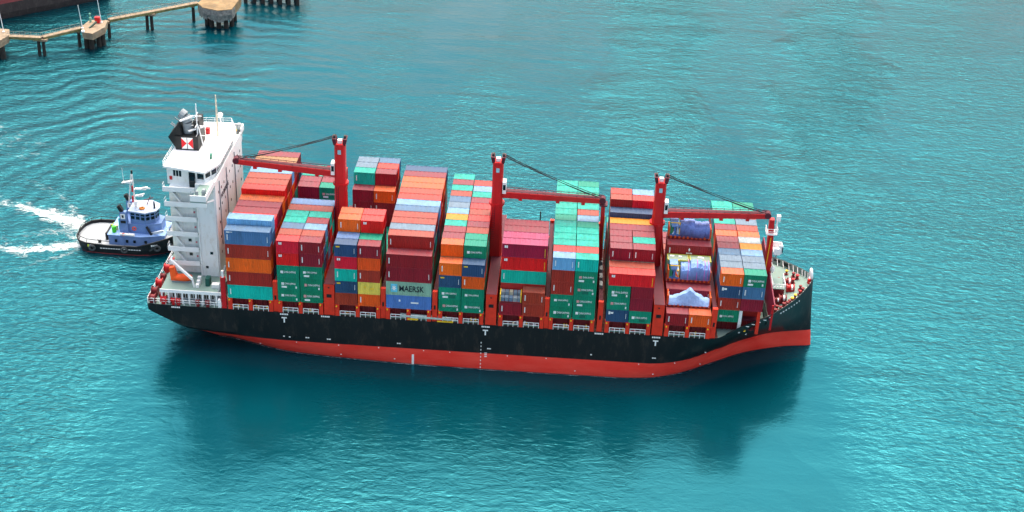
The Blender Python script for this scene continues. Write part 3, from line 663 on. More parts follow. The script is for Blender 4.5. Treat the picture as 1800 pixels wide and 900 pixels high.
for (xx, yy) in ((108.9,14.0),(108.2,19.2),(108.8,18.2),(109.2,13.0),(108.6,12.2),(107.6,11.0),(105.2,8.3),(105.9,8.6),(103.8,7.6),(106.3,9.2),(103.4,6.4),(107.0,20.4),(105.2,17.8),(107.9,16.9),(106.9,10.0),(104.4,7.1)):
    def rz(x):
        for a, b in zip(rail, rail[1:]):
            if a[0] <= x <= b[0]: return a[2]+(b[2]-a[2])*(x-a[0])/(b[0]-a[0]+1e-9)-1.15
        return 1
    z = rz(xx); s = .2+random.random()*.1
    bl = MB().cyl((xx,yy,z-.02),(xx,yy,z+.75),s,n=10).box(xx-.4,xx+.4,yy-.3,yy+.3,z-.02,z+.12).build('bollard', MAROON, ship)
    MB().cyl((xx,yy,z+.75),(xx,yy,z+.95),s*1.3,n=10).build('bollard_cap', random.choice([YEL, MAROON, MAROON, REDP]), bl)

# ------------------------------------------------------------------ marks on the hull side
def hullside(x, z):
    """near side y of the hull at x, z"""
    best = None
    for i in range(len(SS)-1):
        a, b = SS[i], SS[i+1]
        if a[0][0] <= x <= b[0][0]:
            t = (x-a[0][0])/(b[0][0]-a[0][0]+1e-9)
            col_ = [tuple(p[j]+(q[j]-p[j])*t for j in range(3)) for p, q in zip(a, b)]
            for p, q in zip(col_, col_[1:]):
                if q[2] <= z <= p[2]:
                    u = (p[2]-z)/(p[2]-q[2]+1e-9); return CY-(p[1]+(q[1]-p[1])*u)
    return 0
def mark(x, z, w_, h_, name='hull_mark'):
    y = min(hullside(x, z), hullside(x+w_, z), hullside(x, z+h_), hullside(x+w_, z+h_))-.03
    MB().box(x, x+w_, y-.02, y+.02, z, z+h_).build(name, LETW, hull)
for x in (10.4, 48.6, 80.7):
    for q in range(5): mark(x-.6+q*.32, -3.0, .24, .3)
    mark(x-.35, -3.75, 1.0, .24); mark(x+.02, -4.7, .26, 1.0)
for x in (17.6, 69.3, -10.9):
    for q in range(5): mark(x+q*.34, -2.95, .26, .3)
for x, z in ((10.2,-7.9),(11.3,-8.0),(14.5,-7.9),(14.9,-7.9),(18.6,-7.95),(19,-7.95),(32,-7.9),(32.4,-7.9),(49.2,-7.8),(49.6,-7.8),(68.8,-7.7),(80.5,-7.6),(80.9,-7.6),(90.6,-7.4),(98,-4.0),(101.5,-3.4)): mark(x, z, .32, .22)
for q in range(8): mark(47.95, -12.2+q*.8, .16, .3, 'draught_mark')
for q in range(3): mark(48.7, -9.6+q*.4, .5, .16, 'load_line_mark')
mark(34.85, -12.3, .42, 2.2, 'bow_thruster_mark')
for q in range(9): mark(110.2-.0*q, -11.8+q*.75, .16, .3, 'draught_mark')
for x in (12.6, 20.7, 28.4, 37, 42, 53, 60.4, 78, 84.9): mark(x, -9.15, .2, .16)
for x in (5.0, 21, 31.4, 66, 80.9, 90.2, 97): mark(x, -11.6, .26, .18)
for q in range(8): mark(104.3+q*.55, .15+q*.08, .34, .3, 'bow_lettering')
for q in range(5): mark(97.6+q*1.1, -.65+q*.25, .6, .16, 'rubbing_scuff')

# ------------------------------------------------------------------ containers
CC = {  # code: (word, paint, bleached roof, darkened against the top light)
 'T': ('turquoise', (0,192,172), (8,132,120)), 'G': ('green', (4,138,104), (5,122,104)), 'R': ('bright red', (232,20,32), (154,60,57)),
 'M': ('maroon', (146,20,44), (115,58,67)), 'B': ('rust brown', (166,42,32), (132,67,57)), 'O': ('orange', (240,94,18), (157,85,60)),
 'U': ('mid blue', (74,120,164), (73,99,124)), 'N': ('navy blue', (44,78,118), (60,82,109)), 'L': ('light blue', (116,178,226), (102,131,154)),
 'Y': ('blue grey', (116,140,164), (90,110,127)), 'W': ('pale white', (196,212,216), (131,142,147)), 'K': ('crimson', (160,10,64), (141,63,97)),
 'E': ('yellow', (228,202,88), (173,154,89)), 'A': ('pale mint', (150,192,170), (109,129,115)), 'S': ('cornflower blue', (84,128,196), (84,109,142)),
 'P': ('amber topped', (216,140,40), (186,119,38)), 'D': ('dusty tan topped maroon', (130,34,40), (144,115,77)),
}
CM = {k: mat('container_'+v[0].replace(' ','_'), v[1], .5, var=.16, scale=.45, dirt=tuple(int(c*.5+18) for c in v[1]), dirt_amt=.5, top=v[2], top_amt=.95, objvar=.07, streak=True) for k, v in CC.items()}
CW = 2.36
def container_mesh(L, h):
    """open frame of posts and rails with corrugated walls set back inside it; origin at the bottom aft near corner"""
    mb = MB(); p = .14
    for x in (0, L-p):
        for y in (0, CW-p): mb.box(x, x+p, y, y+p, 0, h)
    for y in (0, CW-p):
        mb.box(p, L-p, y, y+p, 0, p); mb.box(p, L-p, y, y+p, h-p, h)
    for x in (0, L-p): mb.box(x, x+p, p, CW-p, 0, p); mb.box(x, x+p, p, CW-p, h-p, h)
    n = int(round((L-2*p)/.42)); st = (L-2*p)/n
    for y, s in ((.03, 1), (CW-.03, -1)):
        pr = []
        for i in range(n):
            x0 = p+i*st; pr += [(x0, 0.0), (x0+st*.38, 0.0), (x0+st*.5, .07), (x0+st*.88, .07)]
        pr.append((L-p, 0.0)); V = []
        for x, d in pr: V += [(x, y+s*d, p), (x, y+s*d, h-p)]
        mb.add(V, [(2*i, 2*i+2, 2*i+3, 2*i+1) for i in range(len(pr)-1)])
    nr = max(4, n//2); st = (L-2*p)/nr; pr = []
    for i in range(nr): x0 = p+i*st; pr += [(x0, 0.0), (x0+st*.44, 0.0), (x0+st*.5, .035), (x0+st*.94, .035)]
    pr.append((L-p, 0)); V = []
    for x, d in pr: V += [(x, p, h-.045+d), (x, CW-p, h-.045+d)]
    mb.add(V, [(2*i, 2*i+2, 2*i+3, 2*i+1) for i in range(len(pr)-1)])
    mb.add([(p,p,.02),(L-p,p,.02),(L-p,CW-p,.02),(p,CW-p,.02)], [(0,3,2,1)])
    ne = 6; st = (CW-2*p)/ne; pr = []                         # blind end
    for i in range(ne): y0 = p+i*st; pr += [(y0,0.),(y0+st*.4,0.),(y0+st*.5,.06),(y0+st*.9,.06)]
    pr.append((CW-p,0)); V = []
    for y, d in pr: V += [(.03+d, y, p), (.03+d, y, h-p)]
    mb.add(V, [(2*i, 2*i+1, 2*i+3, 2*i+2) for i in range(len(pr)-1)])
    mb.box(L-.09, L-.05, p, CW/2-.01, p, h-p); mb.box(L-.09, L-.05, CW/2+.01, CW-p, p, h-p)   # two door leaves and lock rods
    for y in (.45,.85,1.51,1.91): mb.box(L-.05, L-.005, y, y+.05, p+.05, h-p-.05)
    return mb
CMESH = {}
def cmesh(L, h, code):
    k = (L, round(h,2), code)
    if k not in CMESH:
        b = (L, round(h,2))
        if b not in CMESH: CMESH[b] = container_mesh(L, h-.02)
        CMESH[k] = CMESH[b].mesh('container_body', CM[code])
    return CMESH[k]
# rows run 1 (near rail) .. 13 (far rail); strings list the tiers from the bottom up, ? = hidden, any colour
H, HC = 2.6, 2.9
def same(n, *cols): return ['?'*(n-1)+c for c in cols]
SPEC = {}
def bay(k, rows): SPEC[k] = rows
def F(s, h=H): return ('40', s, None, h)
def D(a, b, h=H): return ('20', a, b, h)
q5, q4, q3 = '????', '???', '??'
bay(1, {1:F('TBOBU',HC), 2:F('?????L'), 3:F('??TOR',HC), 4:F('???RM',HC), 5:F('??ROM',HC), 6:F('??TRO',HC), 7:F('????BR'), 8:F('???TOB'), 9:F('????RB'), 10:F('????OL'), 11:F('???TRB'), 12:F('?????D'), 13:F('?????M')})
bay(2, {1:D('GGGRR','GGGMM'), 2:D(q5+'B','??NUB'), 3:D(q5+'U','??MTL'), 4:D(q5+'T','??UMM'), 5:D(q5+'T','??MRT'), 6:F(q5+'B'), 7:F(q5+'S'), 8:D('?M','?T'), 9:D('?M','?G'),
        10:D('???MM','???GG'), 11:D(q5+'M','??GTM'), 12:D(q5+'T','??TMM'), 13:D(q5+'T','??GTR')})
bay(3, {1:D('BNTRN','OEBOM'), 2:D(q5+'S','???GG'), 3:D(q5+'?O','???TGR'), 4:D(q5+'?O','???MMR'), 5:D('?T','?T'), 6:D('?M','?G'), 7:D('?T','?T'), 8:D('?M','?T'), 9:D('?T','?G'),
        10:D('??MMM','??MMO'), 11:D(q5+'MT','???OBM'), 12:D(q5+'?Y','????BR'), 13:D(q5+'?Y','????MU')})
bay(4, {1:F('SAMM',HC), 2:F('????B',2.85), 3:F('???NY',2.85), 4:F('??MTB',2.85), 5:F('???NB',2.85), 6:F('??MNU',2.85), 7:F('????L',2.85), 8:F('???RR',2.85), 9:F('???OB',2.85), 10:F('??MRO',2.85), 11:F('???BO',2.85), 12:F('????M',2.85), 13:F('????N',2.85)})
bay(5, {1:D('GGNO','GGON'), 2:D('????O','???NG'), 3:D('????M','???GG'), 4:D('????M','???GB'), 5:D('????T','???TM'), 6:D('????P','???GR'), 7:D('????L','???TB'), 8:D('????Y','???GR'), 9:D('????U','???TM'), 10:D('????B','???RT'),
        11:D('????T','????L'), 12:D('????M','????R'), 13:D('????T','???T')})
bay(6, {1:D('M','BB'), 2:F('??TRK',2.78), 3:F('????K',2.78), 4:F('????M',2.78), 5:F('????M',2.78), 6:F('M'), 7:F('M'), 8:F('B')})
bay(7, {1:D('GGBBL','GGGGT'), 2:D('????R','????R'), 3:D('????T','????T'), 4:D('????T','????T'), 5:D('????T','????T'), 6:D('????T','????G'), 7:D('????G','????L'), 8:D('????T','????B'), 9:D('????T','????T'),
        10:D('????T','????T'), 11:D('????T','????G'), 12:D('????T','????T'), 13:D('????T','????G')})
bay(8, {1:('mix','NGG','GMM',H), 2:F('???B'), 3:D('????M','????M'), 4:D('????M','????T'), 5:D('????M','????M'), 6:F('????M'), 7:F('????P'), 8:F('????N',2.8), 9:D('?????B','?????R'), 10:D('?????R','?????L'), 11:D('?M','?B'), 12:D('?M','?G'), 13:D('?T','?M')})
bay(9, {1:D('M','O'), 2:F('M'), 3:F('MM',2.5), 4:F('MM'), 5:D('??A','??A',2.75), 6:F('???M'), 7:F('???M'), 8:F('?M'), 9:F('?B'), 10:F('?M'), 11:F('?M')})
bay(10, {2:D('GBNO','.MUG'), 3:D('???Y','???Y'), 4:D('???Y','???Y'), 5:D('???U','???L'), 6:D('???M','???P'), 7:D('???M','???W'), 8:D('???O','???O'), 9:D('???M','???B'), 10:D('???T','???Y'), 11:D('???Y','???B'), 12:D('???T','???T'), 13:D('???T','???G')})
ORD = ['zeroth','first','second','third','fourth','fifth','sixth','seventh','eighth','ninth','tenth','eleventh','twelfth','thirteenth']
POOL = 'MMBBTTGGONURMBG'
boxes = []           # (bay, row, tier, top?, part, code, x, y, z, L, h)
topz = {}
for k, rows in SPEC.items():
    for r, (kind, a, b, h) in rows.items():
        cols = [('whole', BX[k], L40, a)] if kind == '40' else [('aft', BX[k], L20, a), ('fore', BX[k]+L40-L20, L20, b)]
        for part, x, L, s in cols:
            for t, c in enumerate(s):
                if c == '.': continue
                known = c != '?'
                boxes.append([k, r, t+1, t == len(s)-1, part, c if known else random.choice(POOL), x, (r-1)*RP, t*h, L, h, known])
            topz[(k, r, part)] = len(s)*h
        if kind == 'mix':       # one long box on top of four short ones
            boxes.append([k, r, 4, True, 'whole', 'R', BX[k], 0, 3*h, L40, h, True]); topz[(k,r,'aft')] = topz[(k,r,'fore')] = 4*h
            for q in boxes[-7:-1]: q[3] = False
def tz(k, r, part):
    if part == 'whole': 
        v = topz.get((k,r,'whole')); return v if v is not None else max(topz.get((k,r,'aft'),0), topz.get((k,r,'fore'),0))
    v = topz.get((k,r,part)); return v if v is not None else topz.get((k,r,'whole'),0)
def score(q):
    k, r, t, top, part, c, x, y, z, L, h, known = q
    s = 0.0
    near = tz(k, r-1, part) if r > 1 else 0.0
    vis = max(0, min(h, z+h-near)); s += vis*L*8.3*(1.0 if vis > .4 else 0)
    if top: s += L*10*4.4
    stack = tz(k, r, part); depth = stack-(z+h)
    if depth < 3.0 and k <= 4 and part != 'aft': s += 40-depth*6
    if depth < 3.0 and k >= 9 and part != 'fore': s += 36-depth*6
    if known: s += 3
    return s
for q in boxes: q.append(score(q))
boxes.sort(key=lambda q: -q[-1])
vis = boxes[:296]; rest = boxes[296:]
LOGO = mat('logo_white', (232,236,236), .5, var=.05)
MARKY = mat('logo_yellow', (240,196,40), .5, var=.05)
def dab(objs, parent, m, name='marking'):
    mb = MB(); L0 = parent.location
    for (x0,x1,z0,z1) in objs: mb.box(L0.x+x0, L0.x+x1, L0.y-.012, L0.y+.028, L0.z+z0, L0.z+z1)
    mb.build(name, m, parent)
COBJ = {}
def pname(k): return ORD[k]+' bay'
for k, r, t, top, part, c, x, y, z, L, h, known, sc in vis:
    o = bpy.data.objects.new('shipping_container', cmesh(L, h, c)); COL.objects.link(o)
    o.location = (x+random.uniform(-.03,.03), y+.06+random.uniform(-.03,.03), z)
    row = 'outermost near row' if r == 1 else ORD[r]+' row inboard'
    tier = ('top' if top else 'bottom' if t == 1 else ORD[t]) + ' tier'
    halfw = '' if part == 'whole' else (', aft half' if part == 'aft' else ', forward half')
    size = 'long' if part == 'whole' else 'short'
    tag(o, '%s %s container, %s, %s, %s from tower%s' % (CC[c][0].split()[-1] if len(CC[c][0].split())>2 else CC[c][0], size, tier, row, pname(k), halfw), 'container', 'stacked shipping containers')
    COBJ[(k,r,t,part)] = o
    near = tz(k, r-1, part) if r > 1 else 0
    if z+h-near < .8*h: continue                  # its side is hidden: no marks to show
    if c == 'G':
        jx, jz, js = random.uniform(-.15,.1), random.uniform(-.12,.12), random.uniform(.82,1.02)
        put_text('CHINA SHIPPING', LOGO, o, Vector(o.location)+Vector((1.35+jx,.0,h*.42+jz)), (1,0,0), (0,0,1), 2.3*js, .42*js)
        dab([(.7+jx,1.2+jx,h*.38+jz,h*.38+.55*js+jz)], o, LOGO if random.random() < .7 else mat('logo_pale_red',(214,150,150)), 'logo')
        if random.random() < .65: dab([(L-.75,L-.5,.3,.75)], o, LOGO)
        if random.random() < .35: dab([(.75,1.75,.35,.72)], o, LOGO)
        if random.random() < .25: xq = random.uniform(1.2,2.4); dab([(xq,xq+1.1,.35,.95)], o, mat('repaint_green',(8,104,84)), 'repainted_patch')
    elif k == 4 and c == 'A':
        put_text('MAERSK', LETB, o, Vector(o.location)+Vector((2.5,.0,.85)), (1,0,0), (0,0,1), 4.6, 1.25)
        lg = MB(); X0, Z0 = o.location.x+1.5, o.location.z+1.5; yy = o.location.y
        lg.box(X0-.62, X0+.62, yy-.012, yy+.03, Z0-.85, Z0+.85); pl = lg.build('logo', mat('logo_sky',(96,196,226)), o)
        V = [(X0, yy-.02, Z0)]
        for q in range(14): rr = (.75 if q % 2 == 0 else .3); V.append((X0+rr*.7*math.sin(q*math.pi/7), yy-.02, Z0+rr*math.cos(q*math.pi/7)))
        MB().add(V, [(0, 1+q, 1+(q+1) % 14) for q in range(14)]).build('star', LOGO, pl)
    elif c in 'OTBMU' or c in 'LY':
        rnd = random.random()
        if part == 'whole' or rnd < .75: dab([(.42,.62,h*.3+q*.17,h*.3+.13+q*.17) for q in range(7)], o, LOGO)
        if rnd < .5: dab([(L-.55,L-.42,h*.25+q*.24,h*.25+.15+q*.24) for q in range(5)], o, LOGO)
        if c == 'U' and part == 'whole': dab([(.35,.9,h*.82,h*.9),(.9,1.5,h*.85,h*.89)], o, LOGO)
    elif c in 'RK':
        dab([(.45,.72,h*.68,h*.86),(.78,1.05,h*.68,h*.86)], o, LOGO)
        if part == 'whole': dab([(L-.5,L-.36,.3+q*.3,.5+q*.3) for q in range(6)], o, MARKY)
    elif c == 'N':
        if k in (3,5): dab([(.3,1.0,h*.74,h*.84)], o, MARKY)
        else: dab([(.4,.75,h*.6,h*.85),(.8,1.3,h*.66,h*.8)], o, LOGO)
        dab([(L-.5,L-.4,h*.3+q*.22,h*.3+.14+q*.22) for q in range(5)], o, LOGO)
    elif c in 'SE': dab([(L*.28,L*.28+.3,h*.52,h*.66),(L*.55,L*.72,h*.42,h*.52)], o, LOGO if c == 'S' else MARKY)
# the rest, mostly buried inside the stacks
mb = MB(); codes = list(CM)
for k, r, t, top, part, c, x, y, z, L, h, known, sc in rest: mb.box(x+.01, x+L-.01, y+.07, y+.05+CW, z+.005, z+h-.015, codes.index(c))
tag(mb.build('container_stacks', [CM[c] for c in codes], None, (50, CY, 0)), 'mixed colour containers buried inside the stacks', None, None, 'stuff')
print('containers', len(vis), len(rest))

# ------------------------------------------------------------------ project cargo
TARP = mat('blue_tarpaulin', (122,156,214), .6, var=.2, scale=.9, bump=.8, dirt=(66,92,156), dirt_amt=.5)
TARPS = [TARP, mat('lilac_tarpaulin', (104,126,190), .6, var=.25, scale=.9, bump=.8, dirt=(56,70,130), dirt_amt=.6)]
RACKO = mat('flat_rack_orange', (206,84,30), .55, var=.2)
def flat_rack(x0, x1, y, z, label, m=RACKO, ends=2.4):
    rk = empty('flat_rack', ((x0+x1)/2, y+1.2, z), label, 'flat rack', 'flat racks in the ninth bay')
    MB().box(x0, x1, y+.06, y+2.38, z+.005, z+.5).build('platform', MATS['maroon_steel'], rk)
    for a, b in ((x0, x0+.3), (x1-.3, x1)): MB().box(a, b, y+.06, y+.36, z+.5, z+ends).box(a, b, y+2.08, y+2.38, z+.5, z+ends).box(a+.05, b-.05, y+.36, y+2.08, z+.5, z+ends-.1).build('end_wall', m, rk)
    mb = MB()
    for q in range(10): xx = x0+.4+q*(x1-x0-.9)/9; mb.box(xx, xx+.35, y-.02, y+.2, z+.1, z+.62)
    mb.build('lashing', m, rk)
    return rk
def tarp(x0, x1, y0, y1, z0, hfun, label, m, name='tarpaulin_cargo', seed=0, ev=5.5):
    vl = [0,.01,.05,.14,.28,.42,.58,.72,.86,.95,.99,1]; nx, ny = 40, len(vl)-1; V = []; Fc = []
    ul = [0,.004]+[.02+.96*i/(nx-4) for i in range(nx-3)]+[.996,1]
    for i in range(nx+1):
        for j in range(ny+1):
            u, v = ul[i], vl[j]; x = x0+(x1-x0)*u; rim = i in (0,nx) or j in (0,ny)
            e = 0 if rim else (min(1, min(v, 1-v)*ev) if ev < 10 else 1-.12*(j in (1,ny-1) or i in (1,nx-1)))
            n_ = noise.noise(Vector((x*1.1+seed, v*3.0, seed)))*.26+noise.noise(Vector((x*2.9, v*6+seed, 1)))*.14
            fold = .12*noise.noise(Vector((x*2.6, seed, 3)))+.08*noise.noise(Vector((x*6, seed, 7)))
            V.append((x+.06*noise.noise(Vector((v*5, u*3, seed))), y0+(y1-y0)*v+fold*(1 if v < .5 else -1)*(v < .1 or v > .9), z0+hfun(u, v)*e+(0 if rim else n_)+(.25*abs(fold)*4 if rim and j == 0 else 0)))
    for i in range(nx):
        for j in range(ny): a = i*(ny+1)+j; Fc.append((a, a+ny+1, a+ny+2, a+1))
    o = MB().add(V, Fc).build(name, m, None, ((x0+x1)/2, (y0+y1)/2, z0), smooth=True)
    try: o.data.set_sharp_from_angle(angle=R(50))
    except Exception: pass
    md = o.modifiers.new('thickness', 'SOLIDIFY'); md.thickness = .06
    return tag(o, label, 'tarpaulin')
b9 = BX[9]
flat_rack(b9+.1, b9+8.3, RP, 2.6, 'orange ended flat rack under the low peaked tarpaulin, ninth bay')
tarp(b9+.4, b9+8.0, RP-.05, RP+2.5, 3.0, lambda u, v: 1.0+1.9*max(0, 1-abs(u-.5)/.46)**1.5, 'pale blue peaked tarpaulin on the lowest flat rack, nearest the rail', mat('pale_tarpaulin', (138,172,220), .6, var=.12, scale=.9, bump=.8, dirt=(90,120,180), dirt_amt=.5), seed=1, ev=4)
flat_rack(b9+.1, b9+8.3, RP*3, 5.2, 'orange lashed flat rack carrying the big blue tarpaulin, ninth bay')
midtarp = tarp(b9+2.5, b9+8.1, RP*3-.02, RP*3+2.5, 5.7, lambda u, v: (2.5 if u < .34 else 3.25 if u < .72 else 2.9)-.5*(v < .2), 'square blue tarpaulin with magenta ties in the middle of the ninth bay', TARPS[0], seed=5, ev=22)
flat_rack(b9+.1, b9+8.3, RP*6, 10.4, 'flat rack behind the starred maroon container, ninth bay')
tarp(b9+2.3, b9+8.0, RP*6-.02, RP*6+2.5, 10.8, lambda u, v: (2.9 if u < .5 else 2.5)-.4*(v < .2)*(u > .3), 'lilac blue tarpaulin bundle beneath the forward crane boom', TARPS[1], seed=9, ev=22)
MACH = [mat('machine_green',(40,130,96)), mat('machine_blue',(70,110,170)), mat('machine_pale',(190,206,226)), YEL, ORNG]
def machine(x0, y0, z0, label):
    rt = empty('machine', (x0+.9, y0+1.2, z0), label, 'machine', 'uncovered machines in the ninth bay')
    rnd = random.Random(x0+z0)
    MB().box(x0, x0+1.9, y0+.1, y0+2.3, z0, z0+.4).build('skid', MACH[1], rt)
    for q in range(3): MB().box(x0+.1+q*.6, x0+.55+q*.6, y0+.3, y0+2.0, z0+.4, z0+1.4+rnd.random()*1.2).build('cabinet', MACH[q % 3], rt)
    for q in range(7):
        a = (x0+rnd.random()*1.9, y0+rnd.random()*2, z0+.4); b = (x0+rnd.random()*1.9, y0+rnd.random()*1.5, z0+1.6+rnd.random()*1.6)
        MB().cyl(a, b, .1+.08*rnd.random()).build('pipe', MACH[(q*2+1) % 5], rt)
    for q in range(4): xx = x0+(q % 2)*1.8; yy = y0+.15+(q//2)*2.1; MB().beam((xx,yy,z0+.4),(xx,yy,z0+2.9),.12).build('frame_post', MACH[3 if q % 2 else 0], rt)
    MB().box(x0, x0+1.9, y0+.08, y0+.2, z0+2.8, z0+2.95).box(x0, x0+1.9, y0+2.2, y0+2.32, z0+2.8, z0+2.95).build('frame_rail', MACH[3], rt)
    tp = MB().add([(x0-.05,y0+.4,z0+3.0),(x0+1.5,y0+.4,z0+3.0),(x0+1.5,y0+2.3,z0+3.05),(x0-.05,y0+2.3,z0+3.05),(x0+.3,y0+.2,z0+1.9),(x0+1.4,y0+.2,z0+2.1)], [(0,1,2,3),(0,4,5,1)]).build('cover_sheet', TARPS[0], rt)
machine(b9+.45, RP*3, 5.7, 'uncovered green and blue machine beside the square blue tarpaulin')
machine(b9+.4, RP*6, 10.9, 'uncovered yellow framed machine by the lilac tarpaulin, ninth bay')
# magenta ties over the middle tarpaulin
for q in (.25,.55,.8,.92):
    xx = b9+2.5+5.6*q
    MB().tube([(xx,RP*3-.2,5.75),(xx,RP*3+.1,8.6),(xx+.02,RP*3+.5,9.15),(xx+.02,RP*3+2.0,9.15)],.05,n=6).build('tie_strap', mat('strap_magenta',(214,110,200)), midtarp)
# yellow edged open tops behind it
for q in range(2):
    x0 = b9+q*4.25
    mb = MB().box(x0+.05,x0+4.1,RP*4+.08,RP*4+.2,8.26,8.5).box(x0+.05,x0+4.1,RP*4+2.25,RP*4+2.37,8.26,8.5).box(x0+.05,x0+.2,RP*4+.2,RP*4+2.25,8.26,8.5).box(x0+3.95,x0+4.1,RP*4+.2,RP*4+2.25,8.26,8.5)
    lo = mb.build('container_lid', mat('lid_yellow',(190,186,70)), COBJ[(9,5,3,('aft','fore')[q])])
    MB().box(x0+.2,x0+3.95,RP*4+.2,RP*4+2.25,8.262,8.4).build('lid_panel', mat('lid_panel',(140,160,140),.6,var=.2), lo)
    MB().box(x0+.6+q,x0+1.4+q,RP*4+1.4,RP*4+1.9,8.4,8.5).box(x0+2.2,x0+2.8,RP*4+1.2,RP*4+1.7,8.4,8.55).build('lid_label', WHITEC, lo)
mb = MB(); X0 = b9+4.2
mb.add([(X0,RP*5+.02,9.9),(X0+.18,RP*5+.02,9.5),(X0,RP*5+.02,9.1),(X0-.18,RP*5+.02,9.5)], [(0,1,2,3)])
for q in range(5): mb.box(X0-.55+q*.24,X0-.38+q*.24,RP*5+.01,RP*5+.03,8.6,8.85)
for oo in bpy.data.objects:
    if oo.name.startswith('shipping_container') and abs(oo.location.x-b9) < .2 and abs(oo.location.y-(RP*5+.06)) < .2 and oo.location.z > 7.5: mb.build('logo', LOGO, oo); break
# bundles on a flat rack, sixth bay near row
b6 = BX[6]
fr6 = empty('flat_rack', (b6+2, 1.2, 2.6), 'white topped bundle rack on the maroon container, outer row of the sixth bay', 'flat rack')
MB().box(b6+.05,b6+4.1,.08,2.4,2.605,2.9).build('platform', MAROON, fr6)
for r_ in range(2):
    for q in range(5): xx = b6+.2+q*.78; MB().box(xx,xx+.68,.2+r_*1.1,1.2+r_*1.1,2.905,3.7+r_*.6).build('bundle', random.choice([GREY, mat('bundle_grey',(112,130,146)), mat('bundle_blue',(92,116,140)), mat('bundle_cream',(176,170,148))]), fr6)
for xx in (b6+.05, b6+3.9): MB().box(xx,xx+.16,.08,2.4,2.9,4.4).build('end_wall', YEL, fr6)
# stowed gangway on the near rail
gw = MB()
for y in (-.1,.55): gw.beam((32.6,y,-1.5),(42.2,y,-1.75),.12,.35)
for q in range(30): gw.box(32.7+q*.32,32.86+q*.32,-.08,.52,-1.62-q*.008,-1.5-q*.008)
for q in range(3): gw.beam((33+q*4,-.1,-1.2),(34.6+q*4,.5,-2.1),.08)
gwo = gw.build('gangway', mat('gangway_alloy',(176,196,190),.4,var=.1), ship)
MB().box(39.6,42.6,-.12,.6,-2.4,-2.15).box(34,36,-.12,.1,-2.3,-2.0).build('gangway_cradle', YEL, gwo)

# ------------------------------------------------------------------ tug
TB = mat('tug_blue', (104,136,188), .5, var=.1, dirt=(150,170,200), dirt_amt=.3)
TDECK = mat('tug_deck', (152,160,166), .7, var=.1)
TUGY = 40.2
tug = empty('tugboat', (-30, TUGY, WATER), 'blue and black tugboat pushing at the stern of the container ship', 'boat')
def tw(x, y, z): return (x, y, z)          # tug axis is almost parallel to the ship's
TS = [
 [(-42.0,0,-10.0),(-41.9,0,-11.2),(-41.6,0,-12.4),(-41.2,0,-13.5)],
 [(-41.7,2.6,-10.0),(-41.6,2.5,-11.2),(-41.3,2.2,-12.4),(-41.0,1.8,-13.5)],
 [(-40.8,4.4,-10.05),(-40.7,4.3,-11.2),(-40.4,4.0,-12.4),(-40.2,3.4,-13.5)],
 [(-39,5.3,-10.1),(-39,5.25,-11.2),(-39,5.0,-12.4),(-39,4.4,-13.5)],
 [(-34,5.65,-10.25),(-34,5.6,-11.2),(-34,5.4,-12.4),(-34,4.8,-13.5)],
 [(-28,5.65,-10.2),(-28,5.6,-11.2),(-28,5.4,-12.4),(-28,4.8,-13.5)],
 [(-25.5,5.5,-9.5),(-25.5,5.4,-11.0),(-25.5,5.0,-12.4),(-25.5,4.4,-13.5)],
 [(-22.5,4.7,-8.7),(-22.6,4.4,-10.6),(-22.8,3.7,-12.4),(-23,3,-13.5)],
 [(-20,3.2,-8.2),(-20.3,2.9,-10.4),(-20.8,2.2,-12.4),(-21,1.6,-13.5)],
 [(-18.4,1.4,-7.9),(-18.9,1.2,-10.2),(-19.5,.9,-12.4),(-19.8,.6,-13.5)],
 [(-18.0,0,-7.8),(-18.5,0,-10.2),(-19.2,0,-12.4),(-19.5,0,-13.5)]]
V = []; Fc = []; n = 4
for sgn in (-1, 1):
    o0 = len(V)
    for r in TS: V += [(x, TUGY+sgn*b, z) for x, b, z in r]
    for i in range(len(TS)-1):
        for j in range(n-1): a = o0+i*n+j; Fc.append((a, a+1, a+n+1, a+n))
th = MB().add(V, Fc).build('hull', mat('tug_black', (22,24,28), .5, var=.25, scale=.5, dirt=(70,66,64), dirt_amt=.4), tug)
V = []; Fc = []
for r in TS: x, b, z = r[0]; V += [(x, TUGY-max(0,b-.15), z-.55), (x, TUGY+max(0,b-.15), z-.55)]
MB().add(V, [(2*i,2*i+2,2*i+3,2*i+1) for i in range(len(TS)-1)]).build('deck', TDECK, tug)
V = [(x, TUGY+sg*b*1.006, z) for sg in (-1,1) for x, b, z in [r[2] for r in TS]] + [(x, TUGY+sg*b*1.006, z+.28) for sg in (-1,1) for x, b, z in [r[2] for r in TS]]
m_ = len(TS); MB().add(V, [(s_*m_+i, s_*m_+i+1, 2*m_+s_*m_+i+1, 2*m_+s_*m_+i) for s_ in (0,1) for i in range(m_-1)]).build('boot_line', mat('tug_red',(150,50,50)), th)
mb = MB()
for sg in (-1,1): mb.tube([(r[0][0], TUGY+sg*r[0][1], r[0][2]+.02) for r in TS], .17, n=7)
mb.build('rubbing_rail', BLACK, th)
mb = MB()
for i in range(0, 4):
    for sg in (-1,1): x, b, z = TS[i][0]; mb.beam((x+.1,TUGY+sg*b,z),(x+.3,TUGY+sg*(b-.2),z+.9),.1)
for sg in (-1,1): mb.tube([(TS[i][0][0]+.3, TUGY+sg*max(0,TS[i][0][1]-.2), TS[i][0][2]+.9) for i in range(5)], .07, n=6)
mb.build('stern_rail', BLACK, tug)
for xx in (-37.6,-30.6,-25.3,-23.7,-21.2):
    b_ = [r for r in TS if r[1][0] <= xx][-1][1][1]; b2 = [r for r in TS if r[1][0] >= xx][0][1][1]
    MB().torus((xx, TUGY-(b_+b2)/2-.22, -11.0+(.5 if xx > -26 else 0)), (.15,-1,0), .55, .24, 16, 8).build('tyre_fender', mat('tyre_grey',(70,76,80),.8), tug)
